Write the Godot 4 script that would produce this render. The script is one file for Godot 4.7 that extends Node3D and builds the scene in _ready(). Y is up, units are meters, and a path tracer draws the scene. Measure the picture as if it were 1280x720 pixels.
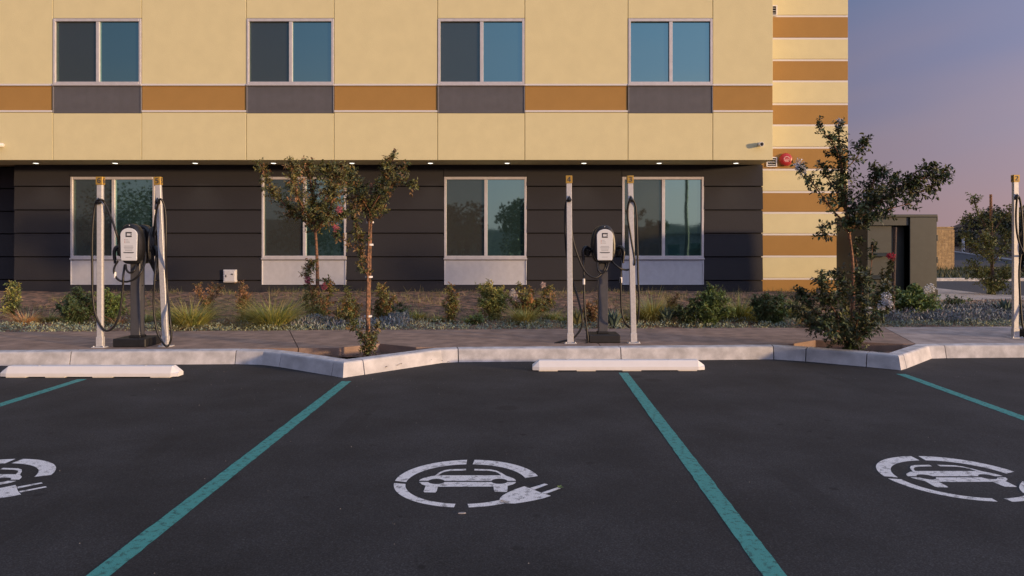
extends Node3D
# An electric-vehicle charging bay in front of a hotel at sunset.
# World: x right, y up, -z into the picture; d below is the depth in front of the camera.

const FOCAL := 882.0        # focal length in pixels of the 1280 x 720 photograph
const EYE := 1.265          # height of the lens above the asphalt
const HOR := 316.0          # row of the horizon
const CX := 640.0
const WALK := 0.15          # height of the pavement

var rng := RandomNumberGenerator.new()
var M := {}
var T := {}
var used := {}
var bump_noise := FastNoiseLite.new()

# ------------------------------------------------------------------ geometry helpers
class MB:
	var v := PackedVector3Array()
	var n := PackedVector3Array()
	var c := PackedColorArray()
	var xf := Transform3D.IDENTITY
	var col := Color.WHITE
	func tri3(a: Vector3, b: Vector3, d: Vector3, na: Vector3, nb: Vector3, nd: Vector3) -> void:
		var g := (d - a).cross(b - a)
		if g.dot(na + nb + nd) < 0.0:
			var t := b; b = d; d = t
			t = nb; nb = nd; nd = t
		v.append(xf * a); v.append(xf * b); v.append(xf * d)
		var q := xf.basis
		n.append((q * na).normalized()); n.append((q * nb).normalized()); n.append((q * nd).normalized())
		c.append(col); c.append(col); c.append(col)
	func tri(a: Vector3, b: Vector3, d: Vector3, out: Vector3) -> void:
		var g := (d - a).cross(b - a)
		if g.length_squared() < 1e-16: return
		if g.dot(out) < 0.0: g = -g
		g = g.normalized()
		tri3(a, b, d, g, g, g)
	func quad(a: Vector3, b: Vector3, e: Vector3, d: Vector3, out: Vector3) -> void:
		tri(a, b, e, out)
		tri(a, e, d, out)
	func box(ce: Vector3, s: Vector3, bv := 0.0) -> void:
		var h := s * 0.5
		if bv <= 0.0:
			for ax in 3:
				for sg in [-1.0, 1.0]:
					var o := Vector3.ZERO; o[ax] = sg
					var u := Vector3.ZERO; u[(ax + 1) % 3] = h[(ax + 1) % 3]
					var w := Vector3.ZERO; w[(ax + 2) % 3] = h[(ax + 2) % 3]
					var p := ce + o * h[ax]
					quad(p - u - w, p + u - w, p + u + w, p - u + w, o)
			return
		bv = minf(bv, 0.45 * minf(h.x, minf(h.y, h.z)) * 2.0)
		var k := h - Vector3.ONE * bv
		for ax in 3:
			var b1 := (ax + 1) % 3
			var b2 := (ax + 2) % 3
			for sg in [-1.0, 1.0]:
				var o := Vector3.ZERO; o[ax] = sg
				var u := Vector3.ZERO; u[b1] = k[b1]
				var w := Vector3.ZERO; w[b2] = k[b2]
				var p := ce + o * h[ax]
				quad(p - u - w, p + u - w, p + u + w, p - u + w, o)
				for sg2 in [-1.0, 1.0]:
					var o2 := Vector3.ZERO; o2[b1] = sg2
					var p1 := ce + o * h[ax] + o2 * k[b1]
					var p2 := ce + o * k[ax] + o2 * h[b1]
					quad(p1 - w, p1 + w, p2 + w, p2 - w, o + o2)
		for sx in [-1.0, 1.0]:
			for sy in [-1.0, 1.0]:
				for sz in [-1.0, 1.0]:
					tri(ce + Vector3(sx * h.x, sy * k.y, sz * k.z), ce + Vector3(sx * k.x, sy * h.y, sz * k.z), ce + Vector3(sx * k.x, sy * k.y, sz * h.z), Vector3(sx, sy, sz))
	func span(a: Vector3, b: Vector3, bv := 0.0) -> void:
		box((a + b) * 0.5, (b - a).abs(), bv)
	func tube(pts: Array, radii: Array, sides := 6, caps := true) -> void:
		var m := pts.size()
		var rings := []
		var ref := Vector3(0.31, 0.17, 0.93)
		for i in m:
			var dir: Vector3 = (pts[mini(i + 1, m - 1)] - pts[maxi(i - 1, 0)]).normalized()
			var a := dir.cross(ref)
			if a.length() < 0.1: a = dir.cross(Vector3(1, 0, 0))
			a = a.normalized()
			ref = a.cross(dir).normalized()
			var b2 := dir.cross(a).normalized()
			var ring := []
			for s in sides:
				var th := TAU * s / sides
				ring.append(a * cos(th) + b2 * sin(th))
			rings.append(ring)
		for i in m - 1:
			var p: Vector3 = pts[i]
			var q: Vector3 = pts[i + 1]
			var r: float = radii[mini(i, radii.size() - 1)]
			var t: float = radii[mini(i + 1, radii.size() - 1)]
			for s in sides:
				var e := (s + 1) % sides
				var u0: Vector3 = rings[i][s]; var u1: Vector3 = rings[i][e]
				var w0: Vector3 = rings[i + 1][s]; var w1: Vector3 = rings[i + 1][e]
				tri3(p + u0 * r, p + u1 * r, q + w1 * t, u0, u1, w1)
				tri3(p + u0 * r, q + w1 * t, q + w0 * t, u0, w1, w0)
		if caps:
			for k in [0, m - 1]:
				var p: Vector3 = pts[k]
				var r: float = radii[mini(k, radii.size() - 1)]
				var o: Vector3 = (pts[0] - pts[1]) if k == 0 else (pts[m - 1] - pts[m - 2])
				for s in sides:
					tri(p, p + rings[k][s] * r, p + rings[k][(s + 1) % sides] * r, o)
	# profile: array of Vector2(radius, height along axis y)
	func lathe(ce: Vector3, prof: Array, sides := 24) -> void:
		for i in prof.size() - 1:
			var a: Vector2 = prof[i]
			var b: Vector2 = prof[i + 1]
			var t := b - a
			var nn := Vector2(t.y, -t.x)
			for s in sides:
				var t0 := TAU * s / sides
				var t1 := TAU * (s + 1) / sides
				var d0 := Vector3(cos(t0), 0, sin(t0))
				var d1 := Vector3(cos(t1), 0, sin(t1))
				var n0 := d0 * nn.x + Vector3(0, nn.y, 0)
				var n1 := d1 * nn.x + Vector3(0, nn.y, 0)
				var p0 := ce + d0 * a.x + Vector3(0, a.y, 0)
				var p1 := ce + d1 * a.x + Vector3(0, a.y, 0)
				var q0 := ce + d0 * b.x + Vector3(0, b.y, 0)
				var q1 := ce + d1 * b.x + Vector3(0, b.y, 0)
				if a.x > 1e-5: tri3(p0, p1, q1, n0, n1, n1)
				if b.x > 1e-5: tri3(p0, q1, q0, n0, n1, n0)
	# loft between closed outlines of equal size; smooth
	func loft(outs: Array, cap0 := true, cap1 := true) -> void:
		var m: int = outs[0].size()
		var mid := []
		for o in outs:
			var s := Vector3.ZERO
			for p in o: s += p
			mid.append(s / m)
		for i in outs.size() - 1:
			for k in m:
				var e := (k + 1) % m
				var a: Vector3 = outs[i][k]; var b: Vector3 = outs[i][e]
				var p: Vector3 = outs[i + 1][e]; var q: Vector3 = outs[i + 1][k]
				var oo: Vector3 = (a + b + p + q) * 0.25 - (mid[i] + mid[i + 1]) * 0.5
				quad(a, b, p, q, oo)
		if cap0:
			for k in m: tri(mid[0], outs[0][k], outs[0][(k + 1) % m], mid[0] - mid[1])
		if cap1:
			var l := outs.size() - 1
			for k in m: tri(mid[l], outs[l][k], outs[l][(k + 1) % m], mid[l] - mid[l - 1])
	# flat polygon (x, depth) prism
	func plate(poly: PackedVector2Array, y0: float, y1: float, sides := true) -> void:
		var idx := Geometry2D.triangulate_polygon(poly)
		for i in range(0, idx.size(), 3):
			var a := poly[idx[i]]; var b := poly[idx[i + 1]]; var e := poly[idx[i + 2]]
			tri(Vector3(a.x, y1, -a.y), Vector3(b.x, y1, -b.y), Vector3(e.x, y1, -e.y), Vector3.UP)
		if sides:
			var ccw := not Geometry2D.is_polygon_clockwise(poly)
			for i in poly.size():
				var a := poly[i]; var b := poly[(i + 1) % poly.size()]
				var t := b - a
				var o := Vector3(t.y, 0, t.x) if ccw else Vector3(-t.y, 0, -t.x)
				quad(Vector3(a.x, y0, -a.y), Vector3(b.x, y0, -b.y), Vector3(b.x, y1, -b.y), Vector3(a.x, y1, -a.y), o)
	# a folded leaf: two faces that meet at the midrib
	func leaf(p: Vector3, dir: Vector3, side: Vector3, le: float, wi: float, fold: float, cc: Color) -> void:
		var nn := side.cross(dir).normalized()
		var tip := p + dir * le
		var m1 := p + dir * (le * 0.45)
		var l := m1 + side * wi + nn * fold
		var r := m1 - side * wi + nn * fold
		var keep := col
		col = cc
		tri(p, l, tip, nn)
		tri(p, r, tip, nn)
		col = keep
	func leaf4(p: Vector3, dir: Vector3, side: Vector3, le: float, wi: float, fold: float, cc: Color) -> void:
		var nn := side.cross(dir).normalized()
		var tip := p + dir * le - nn * (fold * 0.8)
		var keep := col
		col = cc
		for sg in [-1.0, 1.0]:
			var a: Vector3 = p + dir * (le * 0.28) + side * (wi * sg * 0.9) + nn * fold
			var b: Vector3 = p + dir * (le * 0.66) + side * (wi * sg * 0.8) + nn * (fold * 0.7)
			tri(p, a, b, nn)
			tri(p, b, tip, nn)
		col = keep
	func blade(p: Vector3, dir: Vector3, bend: Vector3, le: float, wi: float, cc: Color, seg := 3) -> void:
		var side := dir.cross(bend)
		if side.length() < 0.01: side = Vector3(1, 0, 0)
		side = side.normalized() * wi
		var keep := col
		col = cc
		var last := p
		var lw := 1.0
		for i in seg:
			var t := float(i + 1) / seg
			var q := p + dir * (le * t) + bend * (le * t * t)
			var w := 1.0 - t
			var nn := side.cross(q - last).normalized()
			if i < seg - 1: quad(last - side * lw, last + side * lw, q + side * w, q - side * w, nn)
			else: tri(last - side * lw, last + side * lw, q, nn)
			last = q; lw = w
		col = keep
	func mesh(colors := false) -> ArrayMesh:
		var a := []
		a.resize(Mesh.ARRAY_MAX)
		a[Mesh.ARRAY_VERTEX] = v
		a[Mesh.ARRAY_NORMAL] = n
		if colors: a[Mesh.ARRAY_COLOR] = c
		var m := ArrayMesh.new()
		if v.size() > 0: m.add_surface_from_arrays(Mesh.PRIMITIVE_TRIANGLES, a)
		return m

# ------------------------------------------------------------------ scene helpers
func wp(px: float, py: float, d: float) -> Vector3:
	return Vector3((px - CX) / FOCAL * d, EYE - (py - HOR) / FOCAL * d, -d)
func wx(px: float, d: float) -> float:
	return (px - CX) / FOCAL * d
func wy(py: float, d: float) -> float:
	return EYE - (py - HOR) / FOCAL * d
func gp(px: float, py: float, h := 0.0) -> Vector2:      # (x, depth) where the ray meets the level h
	var d := FOCAL * (EYE - h) / (py - HOR)
	return Vector2((px - CX) / FOCAL * d, d)

func called(base: String) -> String:
	if not used.has(base):
		used[base] = 0
		return base
	used[base] += 1
	return "%s_%03d" % [base, used[base]]

func thing(base: String, at: Vector3, label: String, category: String, group := "", turn := 0.0) -> Node3D:
	var o := Node3D.new()
	o.name = called(base)
	add_child(o)
	o.position = at
	o.rotation.y = turn
	tag(o, label, category, group)
	return o

func tag(o: Node, label: String, category: String, group := "") -> void:
	o.set_meta("label", label)
	o.set_meta("category", category)
	if group != "": o.set_meta("group", group)

func part(base: String, mesh: Mesh, mat: Material, parent: Node) -> MeshInstance3D:
	var o := MeshInstance3D.new()
	o.name = base if parent != self else called(base)
	o.mesh = mesh
	o.material_override = mat
	parent.add_child(o, true)
	return o

func structure(base: String, mesh: Mesh, mat: Material) -> MeshInstance3D:
	var o := part(base, mesh, mat, self)
	o.set_meta("kind", "structure")
	return o

func lin(r: float, g: float, b: float) -> Color:
	return Color(r, g, b).linear_to_srgb()

func mat(colr: Color, rough := 0.8, metal := 0.0, tex = null, scale := 1.0, nrm = null, nscale := 1.0) -> StandardMaterial3D:
	var m := StandardMaterial3D.new()
	m.albedo_color = colr
	m.roughness = rough
	m.metallic = metal
	if tex != null or nrm != null:
		m.uv1_triplanar = true
		m.uv1_world_triplanar = true
		m.uv1_scale = Vector3.ONE * scale
	if tex != null: m.albedo_texture = tex
	if nrm != null:
		m.normal_enabled = true
		m.normal_texture = nrm
		m.normal_scale = nscale
	return m

func leaf_mat(back: Color, rough := 0.55) -> StandardMaterial3D:
	var m := StandardMaterial3D.new()
	m.vertex_color_use_as_albedo = true
	m.roughness = rough
	m.cull_mode = BaseMaterial3D.CULL_DISABLED
	m.backlight_enabled = true
	m.backlight = back
	return m

func noise_img(size: int, freq: float, oct: int, sd: int, kind := FastNoiseLite.TYPE_SIMPLEX_SMOOTH) -> Image:
	var f := FastNoiseLite.new()
	f.noise_type = kind
	f.seed = sd
	f.frequency = freq
	f.fractal_octaves = oct
	f.fractal_gain = 0.55
	return f.get_seamless_image(size, size)

# grey texture lo..hi out of one or two layers of noise
func tone_tex(size: int, layers: Array, lo: float, hi: float, gain := 1.0, tint := Color(0, 0, 0)) -> ImageTexture:
	var acc := PackedFloat32Array()
	acc.resize(size * size)
	for l in layers:
		var im: Image = noise_img(size, l[0], l[1], l[2])
		im.convert(Image.FORMAT_L8)
		var by := im.get_data()
		for i in by.size(): acc[i] += (by[i] / 255.0 - 0.5) * l[3]
	var out := PackedByteArray()
	out.resize(size * size * 3)
	for i in acc.size():
		var t := clampf(0.5 + acc[i] * gain, 0.0, 1.0)
		var g := lerpf(lo, hi, t)
		out[i * 3] = int(clampf(g + tint.r * (t - 0.5), 0, 1) * 255.0)
		out[i * 3 + 1] = int(clampf(g + tint.g * (t - 0.5), 0, 1) * 255.0)
		out[i * 3 + 2] = int(clampf(g + tint.b * (t - 0.5), 0, 1) * 255.0)
	return ImageTexture.create_from_image(Image.create_from_data(size, size, false, Image.FORMAT_RGB8, out))

# stone grains of asphalt: each texel its own tone, over soft patches
func speckle_tex(size: int, lo: float, hi: float) -> ImageTexture:
	var r := RandomNumberGenerator.new()
	r.seed = 404
	var soft := noise_img(size, 0.006, 4, 6)
	soft.convert(Image.FORMAT_L8)
	var mid := noise_img(size, 0.3, 2, 7)
	mid.convert(Image.FORMAT_L8)
	var sb := soft.get_data()
	var mbb := mid.get_data()
	var out := PackedByteArray()
	out.resize(size * size)
	for i in out.size():
		var q := r.randf()
		var t := 0.22 * sb[i] / 255.0 + 0.38 * mbb[i] / 255.0 + 0.40 * q * q + (0.35 if q > 0.985 else 0.0)
		out[i] = int(clampf(lerpf(lo, hi, t), 0.0, 1.0) * 255.0)
	return ImageTexture.create_from_image(Image.create_from_data(size, size, false, Image.FORMAT_L8, out))

# eight metres of sealed asphalt: grains, dusty drifts, drips, tyre rubs and hairline cracks
func asphalt_tex(size: int) -> ImageTexture:
	var r := RandomNumberGenerator.new()
	r.seed = 406
	var soft := noise_img(size, 0.004, 5, 6)
	soft.convert(Image.FORMAT_L8)
	var mid := noise_img(size, 0.28, 2, 7)
	mid.convert(Image.FORMAT_L8)
	var sb := soft.get_data()
	var mbb := mid.get_data()
	var f := PackedFloat32Array()
	f.resize(size * size)
	for i in f.size():
		var q := r.randf()
		f[i] = 0.27 + 0.27 * (sb[i] / 255.0 - 0.5) + 0.24 * (mbb[i] / 255.0) + 0.40 * q * q + (0.4 if q > 0.9985 else 0.0)
	# drips
	for k in 130:
		var cx := r.randi() % size
		var cy := r.randi() % size
		var rad := r.randf_range(2.0, 9.0) if k > 14 else r.randf_range(12.0, 34.0)
		var dark := r.randf_range(0.55, 0.85)
		for y in range(-int(rad), int(rad) + 1):
			for x in range(-int(rad), int(rad) + 1):
				var dd := sqrt(float(x * x + y * y)) / rad + 0.5 * (mbb[((cy + y + size) % size) * size + (cx + x + size) % size] / 255.0 - 0.5)
				if dd < 1.0: f[((cy + y + size) % size) * size + (cx + x + size) % size] *= lerpf(dark, 1.0, smoothstep(0.6, 1.0, dd))
	# faint rubs of tyres, along the bays
	for k in 16:
		var cx := r.randi() % size
		var y0 := r.randi() % size
		var le := r.randi_range(200, 700)
		var wd := r.randi_range(18, 42)
		var drift := r.randf_range(-0.12, 0.12)
		for y in le:
			var fade := sin(PI * y / le)
			for x in wd:
				var at := ((y0 + y) % size) * size + (cx + x + int(y * drift) + size) % size
				if mbb[at] > 118: f[at] *= 1.0 - 0.20 * fade
	# hairline cracks
	for k in 5:
		var px := float(r.randi() % size)
		var py := float(r.randi() % size)
		var an := r.randf() * TAU
		for t in r.randi_range(160, 420):
			an += r.randf_range(-0.35, 0.35)
			px = fposmod(px + cos(an), size)
			py = fposmod(py + sin(an), size)
			f[int(py) % size * size + int(px) % size] *= 0.45
	var out := PackedByteArray()
	out.resize(size * size)
	for i in out.size(): out[i] = int(clampf(f[i], 0.0, 1.0) * 255.0)
	return ImageTexture.create_from_image(Image.create_from_data(size, size, false, Image.FORMAT_L8, out))

# road paint: mostly whole, worn through to the stones in patches
func worn_tex(size: int) -> ImageTexture:
	var r := RandomNumberGenerator.new()
	r.seed = 405
	var soft := noise_img(size, 0.02, 4, 8)
	soft.convert(Image.FORMAT_L8)
	var mid := noise_img(size, 0.25, 2, 9)
	mid.convert(Image.FORMAT_L8)
	var sb := soft.get_data()
	var mbb := mid.get_data()
	var out := PackedByteArray()
	out.resize(size * size)
	for i in out.size():
		var wear := smoothstep(0.50, 0.85, sb[i] / 255.0)
		var hole := smoothstep(0.62, 0.70, mbb[i] / 255.0 + 0.25 * wear + 0.06 * r.randf() - 0.10)
		out[i] = int(clampf((0.93 + 0.07 * r.randf()) * (1.0 - 0.10 * wear) * lerpf(1.0, 0.45, hole), 0.0, 1.0) * 255.0)
	return ImageTexture.create_from_image(Image.create_from_data(size, size, false, Image.FORMAT_L8, out))

func normal_tex(size: int, freq: float, oct: int, sd: int, strength: float) -> ImageTexture:
	var im := noise_img(size, freq, oct, sd)
	im.convert(Image.FORMAT_RGBA8)
	im.bump_map_to_normal_map(strength)
	return ImageTexture.create_from_image(im)

func rv(s: float) -> Vector3:
	return Vector3(rng.randf_range(-s, s), rng.randf_range(-s, s), rng.randf_range(-s, s))

func pick(p: Array) -> Color:
	var a: Color = p[rng.randi() % p.size()]
	var k := rng.randf_range(0.75, 1.25)
	return Color(a.r * k, a.g * k, a.b * k)

# smooth curve through points
func smooth(pts: Array, per := 6) -> Array:
	var out := []
	var m := pts.size()
	for i in m - 1:
		var p0: Vector3 = pts[maxi(i - 1, 0)]
		var p1: Vector3 = pts[i]
		var p2: Vector3 = pts[i + 1]
		var p3: Vector3 = pts[mini(i + 2, m - 1)]
		for k in per:
			out.append(p1.cubic_interpolate(p2, p0, p3, float(k) / per))
	out.append(pts[m - 1])
	return out

# ------------------------------------------------------------------ sky
func make_sky() -> Sky:
	var w := 1024
	var h := 512
	var im := Image.create(w, h, false, Image.FORMAT_RGBF)
	var f := FastNoiseLite.new()
	f.seed = 11; f.frequency = 1.2; f.fractal_octaves = 4
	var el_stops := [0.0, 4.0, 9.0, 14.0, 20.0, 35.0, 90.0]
	var cols := [Color(0.385, 0.265, 0.285), Color(0.375, 0.275, 0.315), Color(0.318, 0.275, 0.362), Color(0.235, 0.245, 0.385), Color(0.18, 0.228, 0.39), Color(0.29, 0.345, 0.52), Color(0.40, 0.47, 0.66)]  # overhead tones are raised, an added fill light for ground and kerbs
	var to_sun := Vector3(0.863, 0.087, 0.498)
	for y in h:
		var el := 90.0 - (y + 0.5) / h * 180.0
		for x in w:
			var az := TAU * (x + 0.5) / w
			var dir := Vector3(sin(az) * cos(deg_to_rad(el)), sin(deg_to_rad(el)), -cos(az) * cos(deg_to_rad(el)))
			var streak := f.get_noise_3d(dir.x * 1.3, dir.y * 7.0 - dir.x * 1.5, dir.z * 1.3)
			var e := maxf(el - streak * 3.5 * smoothstep(0.0, 8.0, el), 0.0)
			var k := 0
			while k < el_stops.size() - 2 and e > el_stops[k + 1]: k += 1
			var c: Color = cols[k].lerp(cols[k + 1], clampf((e - el_stops[k]) / (el_stops[k + 1] - el_stops[k]), 0, 1))
			# sky brightens towards the sun, raised further as added fill for facade and kerbs
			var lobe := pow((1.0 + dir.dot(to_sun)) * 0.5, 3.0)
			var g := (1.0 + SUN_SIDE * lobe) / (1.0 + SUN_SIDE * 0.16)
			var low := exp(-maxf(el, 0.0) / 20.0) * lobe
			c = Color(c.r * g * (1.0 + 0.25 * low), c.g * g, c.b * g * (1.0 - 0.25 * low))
			if el < 0.0: c = Color(0.10, 0.085, 0.085)
			im.set_pixel(x, y, c)
	var s := Sky.new()
	var m := PanoramaSkyMaterial.new()
	m.panorama = ImageTexture.create_from_image(im)
	s.sky_material = m
	return s

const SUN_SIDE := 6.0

func _ready() -> void:
	rng.seed = 20240611
	bump_noise.seed = 5
	bump_noise.frequency = 0.35
	# ---- camera
	var cam := Camera3D.new()
	cam.name = "camera"
	add_child(cam)
	cam.position = Vector3(0, EYE, 0)
	cam.set_frustum(720.0 / FOCAL * 0.05, Vector2(0, -(360.0 - HOR) / FOCAL * 0.05), 0.05, 3000.0)
	cam.current = true
	# ---- sky and exposure
	var env := Environment.new()
	env.background_mode = Environment.BG_SKY
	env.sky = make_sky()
	env.tonemap_mode = Environment.TONE_MAPPER_LINEAR
	env.tonemap_exposure = 1.0
	env.sdfgi_enabled = true
	env.ssao_enabled = true
	env.ssil_enabled = true
	var we := WorldEnvironment.new()
	we.name = "world_environment"
	we.environment = env
	add_child(we)
	# ---- low warm sun behind the camera, far to the right
	var sun := DirectionalLight3D.new()
	sun.name = "sun"
	add_child(sun)
	var az := deg_to_rad(60.0)
	var el := deg_to_rad(5.0)
	var to_sun := Vector3(sin(az) * cos(el), sin(el), cos(az) * cos(el))
	sun.look_at_from_position(Vector3.ZERO, -to_sun, Vector3.UP)
	sun.light_color = Color(1.0, 0.83, 0.62)
	sun.light_energy = 1.3
	sun.light_angular_distance = 3.0
	sun.shadow_enabled = true

	make_materials()
	make_ground()
	make_kerb()
	make_building()
	make_far_ground()
	make_cabinet()
	make_wheel_stops()
	make_markings()
	make_chargers()
	make_trees()
	make_bed_plants()
	make_behind()
	make_small()

func make_materials() -> void:
	T.stucco = tone_tex(1024, [[0.006, 5, 1, 0.35], [0.3, 2, 2, 1.1]], 0.90, 1.0, 0.9)
	T.grain = speckle_tex(512, 0.45, 1.0)
	T.concrete = tone_tex(1024, [[0.006, 5, 3, 1.3], [0.2, 2, 4, 0.7]], 0.74, 1.0, 0.9)
	T.asphalt = asphalt_tex(2048)
	T.paint = worn_tex(1024)
	T.soil = tone_tex(512, [[0.012, 5, 12, 1.4], [0.2, 2, 13, 0.6]], 0.45, 1.0, 1.0, Color(0.12, 0.0, -0.08))
	T.metal = tone_tex(512, [[0.015, 4, 14, 1.0], [0.15, 2, 15, 0.6]], 0.90, 1.0, 0.8)
	T.galv = tone_tex(512, [[0.02, 3, 14, 1.2], [0.15, 2, 15, 0.6]], 0.90, 1.0, 0.8)
	T.n_fine = normal_tex(512, 0.3, 2, 21, 3.0)
	T.n_asphalt = normal_tex(1024, 0.35, 2, 22, 6.0)
	T.n_soil = normal_tex(512, 0.06, 4, 23, 12.0)
	T.n_glass = normal_tex(256, 0.008, 2, 24, 1.2)
	M.cream = mat(lin(0.79, 0.715, 0.415), 0.92, 0, T.stucco, 0.35, T.n_fine, 0.15)
	M.ochre = mat(lin(0.43, 0.245, 0.072), 0.92, 0, T.stucco, 0.35, T.n_fine, 0.15)
	M.charcoal = mat(lin(0.027, 0.0265, 0.032), 0.85, 0, T.stucco, 0.35, T.n_fine, 0.15)
	M.white_trim = mat(lin(0.72, 0.70, 0.68), 0.5, 0)
	M.alu = mat(lin(0.64, 0.62, 0.64), 0.45, 0.2, T.metal, 0.8)
	M.grille_light = mat(lin(0.70, 0.70, 0.73), 0.5, 0.1, T.metal, 0.7)
	M.grille_dark = mat(lin(0.215, 0.21, 0.225), 0.6, 0.1, T.metal, 0.7)
	M.joint = mat(lin(0.34, 0.25, 0.13), 0.95)
	M.dark_joint = mat(lin(0.012, 0.010, 0.010), 0.95)
	M.roofing = mat(lin(0.25, 0.24, 0.23), 0.95, 0, T.concrete, 0.3)
	M.glass = mat(lin(0.19, 0.37, 0.36), 0.02, 0.92, null, 0.25, T.n_glass, 0.06)
	M.insect_screen = mat(Color(lin(0.05, 0.046, 0.044), 0.46), 0.9)
	M.insect_screen.transparency = BaseMaterial3D.TRANSPARENCY_ALPHA
	M.asphalt = mat(lin(0.088, 0.087, 0.092), 0.93, 0, T.asphalt, 0.125)
	M.kerb = mat(lin(0.72, 0.705, 0.71), 0.92, 0, T.concrete, 0.7, T.n_fine, 0.3)
	M.walk_brown = mat(lin(0.40, 0.275, 0.21), 0.9, 0, T.concrete, 0.45, T.n_fine, 0.4)
	M.walk_grey = mat(lin(0.52, 0.43, 0.385), 0.85, 0, T.concrete, 0.4, T.n_fine, 0.4)
	M.walk_pale = mat(lin(0.50, 0.45, 0.42), 0.85, 0, T.concrete, 0.3, T.n_fine, 0.5)
	M.soil = mat(lin(0.42, 0.25, 0.165), 0.98, 0, T.soil, 0.7, T.n_soil, 0.2)
	M.white_paint = mat(lin(0.88, 0.87, 0.86), 0.75, 0, T.paint, 0.8, T.n_asphalt, 0.35)
	M.stop_paint = mat(lin(0.88, 0.86, 0.85), 0.6, 0, T.stucco, 0.9, T.n_fine, 0.2)
	M.teal_paint = mat(lin(0.065, 0.34, 0.31), 0.75, 0, T.paint, 1.1, T.n_asphalt, 0.4)
	M.galv = mat(lin(0.66, 0.65, 0.65), 0.5, 0.3, T.galv, 2.2)
	M.pedestal = mat(lin(0.11, 0.11, 0.12), 0.45, 0.3, T.metal, 1.5)
	M.black_plastic = mat(lin(0.012, 0.012, 0.014), 0.38)
	M.black_base = mat(lin(0.018, 0.018, 0.020), 0.55, 0, T.concrete, 2.0)
	M.cable = mat(lin(0.014, 0.013, 0.013), 0.45)
	M.face_plate = mat(lin(0.70, 0.72, 0.75), 0.35)
	M.print_dark = mat(lin(0.05, 0.05, 0.06), 0.6)
	M.print_grey = mat(lin(0.36, 0.38, 0.42), 0.6)
	M.print_red = mat(lin(0.45, 0.16, 0.10), 0.6)
	M.gold = mat(lin(0.50, 0.31, 0.055), 0.45, 0.2, T.metal, 3.0)
	M.white_plastic = mat(lin(0.78, 0.77, 0.76), 0.4)
	M.red = mat(lin(0.42, 0.022, 0.022), 0.35)
	M.red_pale = mat(lin(0.75, 0.42, 0.40), 0.5)
	M.olive = mat(lin(0.060, 0.066, 0.057), 0.45, 0.1, T.metal, 0.7)
	M.bark = mat(lin(0.42, 0.22, 0.13), 0.85, 0, T.soil, 4.0, T.n_soil, 0.5)
	M.bark_grey = mat(lin(0.16, 0.11, 0.085), 0.9, 0, T.soil, 4.0, T.n_soil, 0.6)
	M.stake = mat(lin(0.44, 0.22, 0.12), 0.8, 0, T.soil, 3.0)
	M.tie = mat(lin(0.7, 0.7, 0.72), 0.6)
	M.twig = mat(lin(0.12, 0.075, 0.045), 0.9)
	M.leaf = leaf_mat(Color(0.30, 0.32, 0.12))
	M.grass = leaf_mat(Color(0.30, 0.30, 0.14), 0.7)
	M.cover = leaf_mat(Color(0.12, 0.15, 0.12), 0.8)
	M.flower = leaf_mat(Color(0.35, 0.35, 0.35), 0.7)
	M.litter = leaf_mat(Color(0.05, 0.04, 0.03), 0.9)
	M.agave = mat(lin(0.10, 0.15, 0.12), 0.6, 0, T.metal, 3.0)
	M.agave_pale = mat(lin(0.24, 0.23, 0.09), 0.6, 0, T.metal, 3.0)
	M.earth = mat(lin(0.16, 0.11, 0.07), 0.97, 0, T.soil, 0.05, T.n_soil, 0.6)
	M.hill = mat(lin(0.24, 0.155, 0.105), 0.97, 0, T.soil, 0.06)
	M.lawn = mat(lin(0.08, 0.095, 0.03), 0.97, 0, T.soil, 0.6, T.n_soil, 0.8)
	M.road = mat(lin(0.14, 0.14, 0.15), 0.85, 0, T.asphalt, 0.5)
	M.block = mat(lin(0.52, 0.36, 0.18), 0.9, 0, T.concrete, 0.5, T.n_fine, 0.5)
	M.mortar = mat(lin(0.32, 0.24, 0.15), 0.95)
	M.pole = mat(lin(0.10, 0.095, 0.09), 0.5, 0.4)

# ------------------------------------------------------------------ ground
func kerb_line(x: float) -> float:      # depth of the foot of the kerb
	return 8.2 + 0.052 * x
func bed_edge(x: float) -> float:
	return 10.3 + 0.05 * x
func bed_h(x: float, d: float) -> float:
	var e := bed_edge(x)
	var up := smoothstep(e, 14.8, d) * (1.0 - smoothstep(6.2, 8.5, x))
	var r := bump_noise.get_noise_2d(x * 2.0, d * 2.0) * 0.05 * smoothstep(e, e + 0.8, d)
	return WALK - 0.02 + 0.28 * up + r

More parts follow.
